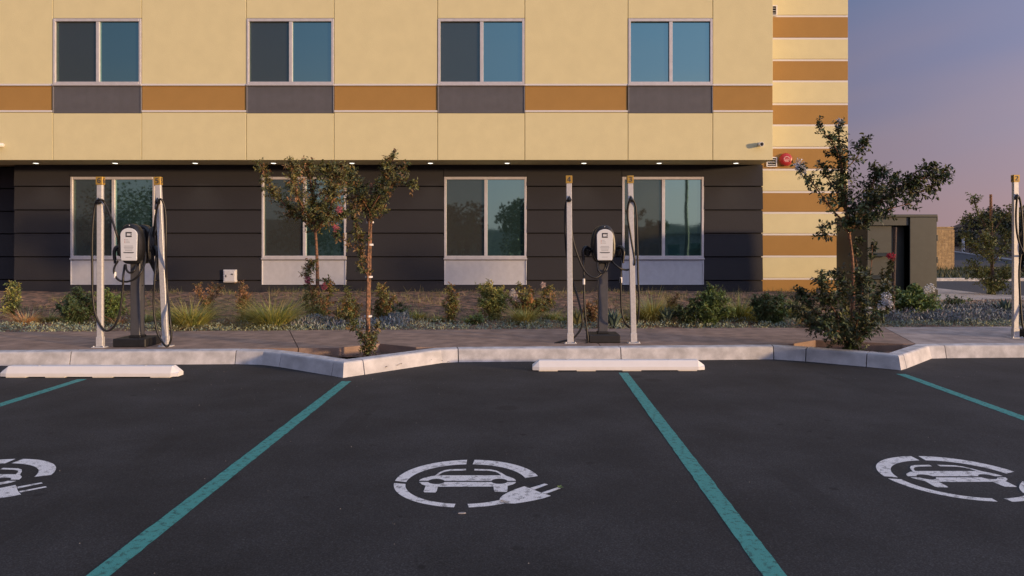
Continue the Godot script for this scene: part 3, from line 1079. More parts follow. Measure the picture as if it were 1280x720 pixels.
# ------------------------------------------------------------------ painted markings
func make_markings() -> void:
	var lines := [
		[[433.0, 476.5], [122.0, 720.0], 0.095, "teal parking line running from the kerb point below the staked tree"],
		[[779.0, 466.0], [969.0, 720.0], 0.095, "teal parking line running from the wheel stop before chargers three and four"],
		[[1126.0, 467.5], [1330.0, 541.0], 0.095, "teal parking line running from the kerb point below the white flowering tree"],
		[[103.0, 474.0], [-60.0, 525.0], 0.095, "teal parking line running from the wheel stop before chargers five and six"],
	]
	var ragged := FastNoiseLite.new()
	ragged.frequency = 9.0
	for l in lines:
		var a := gp(l[0][0], l[0][1])
		var b := gp(l[1][0], l[1][1])
		b = a + (b - a) * (1.25 if l[1][1] > 700 else 1.6)
		var t := (b - a).normalized()
		var s := Vector2(-t.y, t.x)
		var n := 90
		var L := PackedVector2Array()
		var R := PackedVector2Array()
		for i in n + 1:
			var p := a.lerp(b, float(i) / n)
			L.append(p + s * (l[2] * 0.5 + 0.006 * ragged.get_noise_2d(p.x * 1.5, p.y * 1.5)))
			R.append(p - s * (l[2] * 0.5 + 0.006 * ragged.get_noise_2d(p.x * 1.5 + 40, p.y * 1.5)))
		var mb := MB.new()
		for i in n:
			mb.quad(Vector3(L[i].x, 0.0012, -L[i].y), Vector3(L[i + 1].x, 0.0012, -L[i + 1].y), Vector3(R[i + 1].x, 0.0012, -R[i + 1].y), Vector3(R[i].x, 0.0012, -R[i].y), Vector3.UP)
		var o := part("parking_line", mb.mesh(), M.teal_paint, self)
		tag(o, l[3], "line", "teal parking lines")
	# stencilled sign of a car in a ring that ends in a plug
	var C := Vector2(-0.246, 3.905)
	var I := Vector2(-0.250, 3.884)
	var Rm := 0.403
	var Ri := 0.333
	var pieces := []
	var zp := func(list: Array) -> PackedVector2Array:
		var out := PackedVector2Array()
		for q in list: out.append(gp(460.0 + q[0] / 4.571, 550.0 + q[1] / 4.571))
		return out
	var ring := func(a0: float, a1: float) -> PackedVector2Array:
		var out := PackedVector2Array()
		var n := 26
		for i in n + 1:
			var a := lerpf(a0, a1, float(i) / n)
			out.append(C + Vector2(cos(a), sin(a)) * Rm)
		for i in n + 1:
			var a := lerpf(a1, a0, float(i) / n)
			out.append(I + Vector2(cos(a), sin(a)) * Ri)
		return out
	# angles: 0 = right, 90 deg = away from the camera
	var top_l := zp.call([[572, 60], [572, 160], [100, 160], [100, 60]])
	pieces.append(["ring_arc", ring.call(deg_to_rad(94.0), deg_to_rad(179.0))])
	pieces.append(["ring_arc", ring.call(deg_to_rad(184.5), deg_to_rad(264.0))])
	pieces.append(["ring_arc", ring.call(deg_to_rad(274.5), deg_to_rad(306.0))])
	pieces.append(["ring_arc", ring.call(deg_to_rad(87.5), deg_to_rad(13.0))])
	var el := func(cx: float, cy: float, rx: float, ry: float) -> PackedVector2Array:
		var q := []
		for i in 28: q.append([cx + rx * cos(TAU * i / 28), cy + ry * sin(TAU * i / 28)])
		return zp.call(q)
	var lamps := [el.call(391, 238, 48, 15), el.call(751, 237, 47, 15)]
	var car := [
		[[292, 234], [300, 226], [318, 218], [360, 208], [400, 203], [750, 203], [790, 206], [825, 217], [840, 226], [846, 234]],
		[[292, 241], [846, 241], [838, 250], [825, 256], [798, 263], [796, 294], [790, 298], [726, 297], [720, 290], [717, 267], [400, 268], [392, 294], [384, 301], [322, 300], [317, 294], [330, 262], [308, 255]],
		[[383, 205], [398, 192], [415, 182], [440, 173], [470, 168], [560, 166], [560, 175], [475, 177], [445, 181], [420, 190], [398, 204.5]],
		[[608, 166], [700, 169], [735, 176], [760, 187], [792, 207], [762, 204.5], [748, 192], [728, 182], [695, 177], [608, 175]],
	]
	var names := ["car_body", "car_front", "car_roof", "car_roof"]
	for k in 4:
		var set1 := [zp.call(car[k])]
		for lp in lamps:
			var nx := []
			for one in set1: nx.append_array(Geometry2D.clip_polygons(one, lp))
			set1 = nx
		for one in set1: pieces.append([names[k], one])
	pieces.append(["plug", zp.call([[750, 350], [755, 331], [772, 316], [800, 300], [840, 283], [893, 265], [925, 276], [958, 290], [990, 302], [1045, 320], [1005, 333], [950, 346], [900, 355], [840, 364], [790, 363]])])
	pieces.append(["plug_prong", zp.call([[926, 275], [1008, 250], [1029, 255], [950, 285]])])
	pieces.append(["plug_prong", zp.call([[992, 301], [1082, 272], [1102, 278], [1016, 308]])])
	var shifts := [Vector2(0, 0), Vector2(2.755, 0.08), Vector2(-2.77, 0.02)]
	var labs := ["white stencilled car and plug emblem in the bay before the chargers marked three and four", "white stencilled car and plug emblem in the bay before the white flowering tree", "white stencilled car and plug emblem in the bay before the chargers marked five and six"]
	for k in 3:
		var o := thing("charging_emblem", Vector3(C.x + shifts[k].x, 0.0012, -C.y - shifts[k].y), labs[k], "emblem", "painted charging emblems")
		for p in pieces:
			var poly: PackedVector2Array = p[1]
			var mb := MB.new()
			var loc := PackedVector2Array()
			for q in poly: loc.append(q - C)
			mb.plate(loc, 0.0, 0.0, false)
			part(p[0], mb.mesh(), M.white_paint, o)

# ------------------------------------------------------------------ charging stations
func housing_outline(sx: float, sy: float, z: float) -> Array:
	var out := []
	for i in 28:
		var a := TAU * i / 28 + 0.001
		var c := cos(a); var s := sin(a)
		var n := 2.5
		var x := signf(c) * pow(absf(c), 2.0 / n) * sx
		var y := signf(s) * pow(absf(s), 2.0 / n) * sy
		x *= 1.0 - 0.07 * y / sy * (1.0 if y > 0 else 0.6)
		out.append(Vector3(x, y, z))
	return out

func plate_outline(w: float, h: float, z: float, dy: float) -> Array:
	# round top, square foot
	var out := []
	for i in 15:
		var a := PI * i / 14.0
		out.append(Vector3(cos(a) * w, h - w * 0.8 + sin(a) * w * 0.8 + dy, z))
	for q in [[-w * 0.93, -h + 0.014], [-w * 0.86, -h], [w * 0.86, -h], [w * 0.93, -h + 0.014]]:
		out.append(Vector3(q[0], q[1] + dy, z))
	return out

func charger_unit(o: Node3D, back: bool) -> void:
	var xf := Transform3D(Basis(Vector3.UP, PI if back else 0.0), Vector3(0, 1.22, 0))
	var mb := MB.new()
	mb.xf = xf
	mb.loft([housing_outline(0.115, 0.215, 0.058), housing_outline(0.138, 0.238, 0.085), housing_outline(0.142, 0.242, 0.125), housing_outline(0.140, 0.240, 0.158), housing_outline(0.130, 0.228, 0.180), housing_outline(0.112, 0.208, 0.190)])
	var h := part("charger_housing", mb.mesh(), M.black_plastic, o)
	mb = MB.new()
	mb.xf = xf
	mb.loft([plate_outline(0.100, 0.192, 0.186, -0.005), plate_outline(0.100, 0.192, 0.195, -0.005), plate_outline(0.096, 0.188, 0.198, -0.005)])
	part("face_plate", mb.mesh(), M.face_plate, h)
	# printed logo: dark rounded block with a pale cross, a notch at its right
	mb = MB.new(); mb.xf = xf
	for q in [[-0.036, -0.022, 0.080, 0.140], [0.004, 0.036, 0.123, 0.140], [0.004, 0.036, 0.080, 0.097], [-0.022, 0.004, 0.124, 0.140], [-0.022, 0.004, 0.080, 0.096]]:
		mb.span(Vector3(q[0], q[2], 0.1985), Vector3(q[1], q[3], 0.1995))
	mb.span(Vector3(0.024, 0.100, 0.1985), Vector3(0.034, 0.120, 0.1995))
	part("logo", mb.mesh(), M.print_dark, h)
	mb = MB.new(); mb.xf = xf
	for k in 3: mb.span(Vector3(-0.050, 0.052 - k * 0.017, 0.1985), Vector3(-0.040, 0.045 - k * 0.017, 0.1992))
	part("indicator", mb.mesh(), M.print_red, h)
	mb = MB.new(); mb.xf = xf
	for k in 3: mb.span(Vector3(-0.034, 0.051 - k * 0.017, 0.1985), Vector3(-0.034 + [0.03, 0.045, 0.05][k], 0.046 - k * 0.017, 0.1992))
	for k in 6:
		var w: float = [0.052, 0.056, 0.05, 0.042, 0.0, 0.05][k]
		if w > 0: mb.span(Vector3(-w, -0.022 - k * 0.0165, 0.1985), Vector3(w, -0.029 - k * 0.0165, 0.1992))
	mb.span(Vector3(-0.036, -0.155, 0.1985), Vector3(0.036, -0.160, 0.1992))
	part("print_line", mb.mesh(), M.print_grey, h)
	mb = MB.new(); mb.xf = xf
	mb.span(Vector3(-0.062, -0.096, 0.1985), Vector3(0.062, -0.105, 0.1992))
	part("print_line", mb.mesh(), M.print_dark, h)
	mb = MB.new(); mb.xf = xf
	mb.box(Vector3(0, 0.216, 0.184), Vector3(0.006, 0.016, 0.008), 0.001)
	part("indicator_lamp", mb.mesh(), M.white_plastic, h)

func holster(o: Node3D, sg: float) -> void:
	var mb := MB.new()
	mb.span(Vector3(sg * 0.055, 1.10, -0.03), Vector3(sg * 0.15, 1.17, 0.03), 0.006)
	mb.xf = Transform3D(Basis(Vector3(0, 0, 1), sg * 0.25) * Basis(Vector3(1, 0, 0), 0.5), Vector3(sg * 0.19, 1.135, 0.02))
	mb.lathe(Vector3(0, -0.05, 0), [Vector2(0.0, 0.0), Vector2(0.038, 0.0), Vector2(0.046, 0.09), Vector2(0.040, 0.09), Vector2(0.034, 0.02)], 16)
	part("holster", mb.mesh(), M.black_plastic, o)
	mb = MB.new()
	var pts := smooth([Vector3(sg * 0.185, 1.13, 0.0), Vector3(sg * 0.205, 1.178, 0.02), Vector3(sg * 0.238, 1.172, 0.035), Vector3(sg * 0.256, 1.12, 0.045), Vector3(sg * 0.25, 1.04, 0.045), Vector3(sg * 0.247, 0.985, 0.045)], 4)
	var rad := []
	for i in pts.size():
		var t := float(i) / (pts.size() - 1)
		rad.append(lerpf(0.030, 0.019, smoothstep(0.2, 0.7, t)) * (1.0 if t < 0.85 else 0.75))
	mb.tube(pts, rad, 10)
	part("connector", mb.mesh(), M.black_plastic, o)

func station(px: float, py: float, d: float, label: String) -> Node3D:
	var o := thing("charging_station", Vector3(wx(px, d), WALK, -d), label, "charging station", "pedestal charging stations")
	var mb := MB.new()
	mb.box(Vector3(0, 0.052, 0), Vector3(0.385, 0.10, 0.385), 0.008)
	part("base", mb.mesh(), M.black_base, o)
	mb = MB.new()
	mb.box(Vector3(0, 0.115, 0), Vector3(0.14, 0.025, 0.14), 0.004)
	part("collar", mb.mesh(), M.black_base, o)
	mb = MB.new()
	mb.span(Vector3(-0.058, 0.125, -0.058), Vector3(0.058, 1.40, 0.058), 0.006)
	part("pedestal", mb.mesh(), M.pedestal, o)
	mb = MB.new()
	mb.lathe(Vector3.ZERO, [Vector2(0.010, 0.0), Vector2(0.009, 0.004), Vector2(0.0, 0.005)], 10)
	var bolt := part("bolt", mb.mesh(), M.black_base, o)
	bolt.rotation.z = -PI / 2
	bolt.position = Vector3(0.058, 0.72, 0.0)
	charger_unit(o, false)
	charger_unit(o, true)
	holster(o, -1.0)
	holster(o, 1.0)
	return o

func cable(o: Node3D, pts: Array, r := 0.0125) -> void:
	var loc := []
	for p in pts: loc.append(p - o.position)
	var mb := MB.new()
	mb.tube(smooth(loc, 7), [r], 8)
	part("cable", mb.mesh(), M.cable, o)

func cuff(o: Node3D, p: Vector3) -> void:
	var mb := MB.new()
	mb.tube([p - o.position - Vector3(0, 0.035, 0), p - o.position + Vector3(0, 0.035, 0)], [0.0165], 8)
	part("cable_tag", mb.mesh(), M.white_plastic, o)

func post(xt: float, xb: float, yt: float, yb: float, num: String, side: float, label: String) -> Node3D:
	var d := FOCAL * (EYE - WALK) / (yb - HOR) + 0.03
	var H := (yb - yt) / FOCAL * d
	var o := thing("cable_post", Vector3(wx(xb, d), WALK, -d), label, "post", "galvanised cable posts")
	var lean := atan((xb - xt) / FOCAL * d / H)
	o.rotation.z = lean
	var mb := MB.new()
	mb.span(Vector3(-0.033, 0.012, -0.022), Vector3(0.033, H - 0.06, 0.022), 0.004)
	part("tube", mb.mesh(), M.galv, o)
	mb = MB.new()
	mb.span(Vector3(-0.039, 0.010, -0.028), Vector3(0.039, 0.125, 0.028), 0.003)
	part("sleeve", mb.mesh(), M.galv, o)
	mb = MB.new()
	mb.span(Vector3(-0.075, -0.004, -0.06), Vector3(0.075, 0.008, 0.06), 0.002)
	var bp := part("base_plate", mb.mesh(), M.galv, o)
	for x in [-0.058, 0.058]:
		mb = MB.new()
		mb.lathe(Vector3(x, 0.008, 0.04), [Vector2(0.011, 0.0), Vector2(0.010, 0.012), Vector2(0.0, 0.014)], 6)
		part("bolt", mb.mesh(), M.galv, bp)
	mb = MB.new()
	mb.span(Vector3(-0.040, H - 0.095, -0.029), Vector3(0.040, H, 0.030), 0.003)
	var cap := part("number_cap", mb.mesh(), M.gold, o)
	var f := SystemFont.new()
	f.font_names = PackedStringArray(["Droid Sans"])
	f.font_weight = 700
	for fc in [0, 1]:
		var tm := TextMesh.new()
		tm.text = num
		tm.font = f
		tm.font_size = 64
		tm.pixel_size = 0.0013
		tm.depth = 0.002
		var t := part("number", tm, M.print_dark, cap)
		if fc == 0:
			t.position = Vector3(0, H - 0.048, 0.0315)
		else:
			t.position = Vector3(side * 0.0415, H - 0.048, 0.0)
			t.rotation.y = side * PI / 2
			t.scale = Vector3(0.85, 1, 1)
	mb = MB.new()
	mb.lathe(Vector3(0, H - 0.30, 0.034), [Vector2(0.0, -0.030), Vector2(0.022, -0.022), Vector2(0.032, 0.0), Vector2(0.020, 0.024), Vector2(0.010, 0.040), Vector2(0.0, 0.055)], 12)
	part("cable_hook", mb.mesh(), M.black_plastic, o)
	return o

func make_chargers() -> void:
	post(125.5, 125.5, 221.5, 434.5, "6", 1.0, "galvanised cable post with gold cap numbered six")
	post(197.5, 207.5, 221.5, 433.5, "5", 1.0, "leaning galvanised cable post with gold cap numbered five")
	post(711.0, 712.8, 220.0, 429.5, "4", -1.0, "galvanised cable post with gold cap numbered four")
	post(787.5, 792.0, 220.0, 429.2, "3", -1.0, "galvanised cable post with gold cap numbered three")
	post(1269.0, 1269.0, 219.0, 422.5, "2", -1.0, "galvanised cable post with gold cap numbered two")
	# between posts three and four
	var o := station(753.5, 0, 8.90, "black pedestal charging station between posts marked three and four")
	var q := func(list: Array, d: float) -> Array:
		var out := []
		for p in list: out.append(wp(p[0], p[1], d + (p[2] if p.size() > 2 else 0.0)))
		return out
	var f := 8.70
	# unit to hook of post 4, down to a coil on the pavement, up to the connector
	cable(o, q.call([[757, 328, 0.08], [755, 338, 0.05], [744, 347], [730, 337], [717, 303], [711.5, 262], [709.5, 250, -0.02], [706.5, 262], [706.8, 300], [710, 330, 0.1], [716, 352, 0.1], [723, 375, 0.05], [728, 398], [726, 411], [716, 423], [702, 426.8], [693.5, 429.2], [697, 431.0], [712, 431.4, -0.08], [726, 430.5], [734.5, 427.0], [733, 408], [730.5, 380], [729.6, 340, 0.06], [729.2, 326, 0.12]], f))
	cuff(o, wp(729.8, 352, f + 0.03))
	# front loop below the unit
	cable(o, q.call([[746.5, 327, 0.05], [747.5, 337], [752, 341.5], [758, 337], [761, 328, 0.05]], f))
	# unit to hook of post 3, down and back to the connector
	cable(o, q.call([[764, 326, 0.08], [769, 331], [777, 336.3], [786, 337, 0.08], [792.6, 331, 0.0], [792.8, 322], [788.5, 296], [784.5, 268], [786.5, 252, -0.03], [791, 250, -0.03], [795, 262], [796.6, 300], [797.5, 346], [799, 374], [798, 396], [794, 406, 0.06], [787, 409, 0.1], [780, 401], [776.6, 382], [776, 345], [776.6, 326, 0.1]], f))
	cuff(o, wp(776.2, 350, f))
	# between posts five and six
	o = station(172.0, 0, 8.50, "black pedestal charging station between posts marked five and six")
	f = 8.30
	cable(o, q.call([[150.5, 309, 0.1], [146, 293], [139, 272], [131, 254], [125.5, 249.5, -0.05], [119, 256], [115.5, 292], [115.3, 346], [116, 371], [120, 395], [130.5, 412.5], [141.5, 409.5], [149.5, 391], [153.5, 360], [154, 345], [156, 331, 0.1]], f))
	cable(o, q.call([[147.0, 327, 0.17], [142.7, 335], [143.5, 344], [148.5, 350], [156, 352], [166, 350], [176, 341], [181.5, 325, 0.1], [181.5, 303, 0.2], [179, 289, 0.25]], f))
	cuff(o, wp(143.6, 343.5, f))
	cable(o, q.call([[157, 331, 0.05], [158.5, 338], [163, 341], [168, 338], [170, 331, 0.05]], f))
	for k in 4:
		var loop := []
		for i in 22:
			var a := TAU * i / 21.0 + 0.4 * k
			loop.append(o.position + Vector3(0.165 + 0.012 * k, 1.19 - 0.02 * k + (0.235 + 0.012 * k) * sin(a), -0.04 + (0.11 - 0.014 * k) * cos(a)))
		cable(o, loop)
	cable(o, q.call([[186, 318, 0.3], [191, 300, 0.2], [194.5, 270, 0.05], [199.5, 249.5, -0.02], [205, 256], [207.4, 276], [207.2, 310], [208.2, 345, 0.1], [210, 372, 0.1], [212.4, 398], [214.2, 420], [211.5, 430.5], [207.5, 432.6, -0.08], [202, 426], [195.5, 411], [192, 380], [194, 338], [195.2, 318, 0.2], [194, 306, 0.5], [190, 303, 0.55]], f))
	# at the right, next to post 2
	o = station(1297.0, 0, 9.32, "black pedestal charging station beside the post numbered two")
	f = 9.15
	for k in 4:
		var loop := []
		for i in 22:
			var a := TAU * i / 21.0 + 0.4 * k
			loop.append(o.position + Vector3(-0.175 - 0.014 * k, 1.20 - 0.03 * k + (0.20 + 0.014 * k) * sin(a), 0.04 + (0.11 - 0.014 * k) * cos(a)))
		cable(o, loop)
	cable(o, q.call([[1288, 320, 0.3], [1281, 318], [1273, 300], [1270, 275], [1271.5, 247, -0.03], [1275.5, 252], [1278, 280], [1278.5, 310], [1275.5, 322], [1274, 345], [1276, 385], [1278.5, 408], [1283, 415], [1288, 400], [1288.6, 350, 0.1]], f))

# ------------------------------------------------------------------ trees
# limbs: [points (px, py, depth offset), radius at start, share of its length that stays bare, twigs per metre, twig length]
func tree(base: String, d: float, label: String, limbs: Array, pal: Array, bark: Material, leaf: float, opts := {}) -> Node3D:
	var foot: Vector3 = opts.get("foot", wp(limbs[0][0][0][0], limbs[0][0][0][1], d))
	var o := thing(base, foot, label, "tree", opts.get("group", ""))
	var crown := MB.new()
	var twigs := MB.new()
	var first := true
	for l in limbs:
		var pts := []
		for p in l[0]: pts.append(wp(p[0], p[1], d + (p[2] if p.size() > 2 else 0.0)) - foot)
		pts = smooth(pts, 5)
		var n := pts.size()
		var r0: float = l[1]
		var rad := []
		for i in n: rad.append(lerpf(r0, maxf(r0 * 0.35, 0.003), float(i) / (n - 1)))
		var mb := MB.new()
		mb.tube(pts, rad, 7)
		part("trunk" if first else "branch", mb.mesh(), bark, o)
		first = false
		# leafy twigs along it
		var length := 0.0
		for i in n - 1: length += pts[i].distance_to(pts[i + 1])
		var bare: float = l[2]
		var cnt := int(length * (1.0 - bare) * l[3] * opts.get("fill", 1.35))
		for k in cnt:
			var t := lerpf(bare, 1.0, rng.randf())
			var fi := t * (n - 1)
			var i := mini(int(fi), n - 2)
			var p: Vector3 = pts[i].lerp(pts[i + 1], fi - i)
			var ax: Vector3 = (pts[i + 1] - pts[i]).normalized()
			var dir := (rv(1.0).normalized() * 1.0 + ax * 0.55 + Vector3(0, 0.25, 0)).normalized()
			var tl: float = l[4] * rng.randf_range(0.45, 1.15) * lerpf(1.0, 0.6, t)
			spray(crown, twigs, p, dir, tl, leaf, pal)
	part("twigs", twigs.mesh(), M.twig, o).set_meta("kind", "stuff")
	part("crown", crown.mesh(true), M.leaf, o)
	if opts.has("flowers"):
		var k := 0
		for fl in opts.flowers:
			flower_head(o, wp(fl[0], fl[1], d + fl[2]) - foot, fl[3], fl[4])
			k += 1
	return o

func spray(crown: MB, twigs: MB, p: Vector3, dir: Vector3, tl: float, leaf: float, pal: Array) -> void:
	var q := p + dir * tl + Vector3(0, -0.12 * tl, 0)
	twigs.tube([p, (p + q) * 0.5 + Vector3(0, 0.03 * tl, 0), q], [0.0025, 0.002, 0.001], 3, false)
	var nl := maxi(int(tl / leaf * 4.0), 5)
	var base_c: Color = pal[rng.randi() % pal.size()]
	for j in nl:
		var t := float(j + 1) / nl
		var a := p.lerp(q, t)
		var side := dir.cross(Vector3(rng.randfn(), rng.randfn(), rng.randfn())).normalized()
		var ld := (dir * 0.5 + side * 0.9 + Vector3(0, -0.15, 0) + rv(0.3)).normalized()
		var sd := ld.cross(Vector3(rng.randfn() * 0.6, 1.0, rng.randfn() * 0.6)).normalized()
		var s := leaf * rng.randf_range(0.65, 1.2)
		var k := rng.randf_range(0.75, 1.25)
		var cc := Color(base_c.r * k, base_c.g * k, base_c.b * k)
		crown.leaf4(a, ld, sd, s, s * 0.25, s * 0.07, cc)

func flower_head(o: Node3D, p: Vector3, r: float, cc: Color) -> void:
	var mb := MB.new()
	for i in 130:
		var q := rv(1.0)
		while q.length() > 1.0: q = rv(1.0)
		q = q * r
		q.y *= 1.25
		var k := rng.randf_range(0.75, 1.1)
		mb.leaf(p + q, rv(1.0).normalized(), rv(1.0).normalized(), 0.022, 0.010, 0.004, Color(cc.r * k, cc.g * k, cc.b * k))
	part("flower_head", mb.mesh(true), M.flower, o)

func make_trees() -> void:
	var warm := [Color(0.103, 0.123, 0.041), Color(0.165, 0.158, 0.050), Color(0.275, 0.144, 0.062), Color(0.117, 0.117, 0.041), Color(0.220, 0.179, 0.062), Color(0.083, 0.103, 0.039)]
	var green := [Color(0.059, 0.088, 0.032), Color(0.083, 0.113, 0.039), Color(0.051, 0.067, 0.032), Color(0.107, 0.117, 0.043), Color(0.068, 0.078, 0.049)]
	var white := Color(0.62, 0.62, 0.66)
	var pink := Color(0.45, 0.10, 0.14)
	# tree in the planting bed with reddish leaves
	tree("crape_myrtle", 11.7, "reddish leaved young crape myrtle in the planting bed with a bare sunlit trunk", [
		[[[398, 402], [397, 360], [396, 318], [394, 284]], 0.042, 0.93, 5, 0.2],
		[[[395, 300], [392, 270], [390, 240], [385, 205]], 0.024, 0.15, 60, 0.34],
		[[[395, 292], [372, 268, 0.1], [350, 250, 0.2], [332, 222, 0.2]], 0.018, 0.2, 46, 0.28],
		[[[394, 290], [412, 262, -0.2], [420, 232, -0.2], [438, 212, -0.1]], 0.020, 0.1, 62, 0.34],
		[[[394, 285], [400, 262, 0.35], [412, 236, 0.5], [418, 214, 0.5]], 0.018, 0.1, 50, 0.34],
		[[[393, 282], [374, 250, -0.4], [365, 225, -0.5], [366, 204, -0.4]], 0.016, 0.1, 48, 0.26],
		[[[332, 225, 0.2], [328, 212, 0.2], [322, 202, 0.2]], 0.009, 0.0, 34, 0.2],
		[[[396, 288], [420, 272, 0.2], [440, 262, 0.1], [446, 240, 0.0]], 0.014, 0.2, 34, 0.26],
		[[[398, 398], [390, 370, -0.1], [386, 345, -0.1], [388, 328, -0.1]], 0.010, 0.05, 55, 0.22],
		[[[399, 398], [408, 378, -0.1], [412, 362, -0.1], [408, 350, -0.1]], 0.010, 0.1, 45, 0.2],
		[[[398, 398], [384, 384, -0.2], [382, 372, -0.2]], 0.008, 0.0, 42, 0.16],
		[[[399, 400], [404, 388, -0.2], [402, 376, -0.2]], 0.008, 0.0, 42, 0.16],
	], warm, M.bark, 0.050, {"fill": 1.9, "flowers": [[384, 350, -0.2, 0.05, pink], [405, 358, -0.2, 0.05, pink], [420, 286, -0.3, 0.06, pink], [424, 262, -0.3, 0.05, pink]]})
	# thin tree tied to a stake in the kerb island
	tree("crape_myrtle", 8.05, "slender young crape myrtle tied to a stake in the kerb island", [
		[[[460, 447], [459, 400], [459.5, 350], [461, 290], [462, 258]], 0.020, 0.97, 5, 0.2],
		[[[461, 300], [468, 262], [476, 235], [484, 200]], 0.009, 0.2, 62, 0.21],
		[[[461, 280], [452, 250, 0.1], [444, 232, 0.2], [432, 215, 0.2]], 0.009, 0.1, 66, 0.22],
		[[[463, 262], [478, 240, -0.2], [495, 228, -0.3], [514, 230, -0.3]], 0.010, 0.3, 56, 0.19],
		[[[484, 225, 0.0], [490, 208], [492, 192]], 0.006, 0.1, 50, 0.12],
		[[[462, 265], [446, 240, -0.2], [424, 222, -0.3], [408, 214, -0.3]], 0.007, 0.08, 70, 0.22],
		[[[466, 248, 0.2], [480, 226, 0.4], [500, 218, 0.4], [507, 208, 0.4]], 0.008, 0.2, 48, 0.17],
		[[[462, 262], [470, 252, 0.2], [476, 262, 0.2]], 0.006, 0.1, 48, 0.15],
		[[[460, 330], [452, 312, -0.1], [446, 292, -0.1], [444, 274, -0.1]], 0.008, 0.2, 52, 0.16],
		[[[460, 322], [445, 312, -0.1], [430, 300, -0.1], [418, 296, -0.1]], 0.006, 0.35, 36, 0.14],
		[[[460, 345], [452, 330, -0.1], [450, 312, -0.1]], 0.006, 0.1, 44, 0.14],
		[[[459, 438], [450, 418, -0.1], [440, 405, -0.1], [434, 396, -0.1]], 0.007, 0.1, 44, 0.14],
		[[[459, 440], [466, 420, -0.1], [473, 405, -0.1]], 0.007, 0.1, 44, 0.15],
		[[[460, 442], [455, 426, -0.2], [450, 420, -0.2]], 0.006, 0.0, 42, 0.12],
		[[[459, 440], [462, 428, -0.2], [468, 424, -0.2]], 0.006, 0.0, 42, 0.12],
	], [Color(0.088, 0.105, 0.032), Color(0.149, 0.149, 0.044), Color(0.193, 0.114, 0.045), Color(0.105, 0.096, 0.035), Color(0.070, 0.088, 0.032)], M.bark, 0.042, {"fill": 1.75})
	var sk := thing("tree_stake", wp(459.5, 449, 8.12), "reddish wooden stake holding the slender tree in the kerb island", "stake", "tree stakes")
	var mb := MB.new()
	var top := wp(464, 229, 8.12) - sk.position
	mb.tube([Vector3(0, -0.1, 0), top], [0.021, 0.020], 8)
	part("pole", mb.mesh(), M.stake, sk)
	for py in [278.0, 306.0, 346.0, 395.0]:
		var t: float = (449.0 - py) / (449.0 - 229.0)
		mb = MB.new()
		mb.xf = Transform3D(Basis.IDENTITY, top * t + Vector3(0, 0, 0.02))
		mb.lathe(Vector3.ZERO, [Vector2(0.036, -0.012), Vector2(0.044, -0.010), Vector2(0.044, 0.010), Vector2(0.036, 0.012)], 14)
		part("tie", mb.mesh(), M.tie, sk)
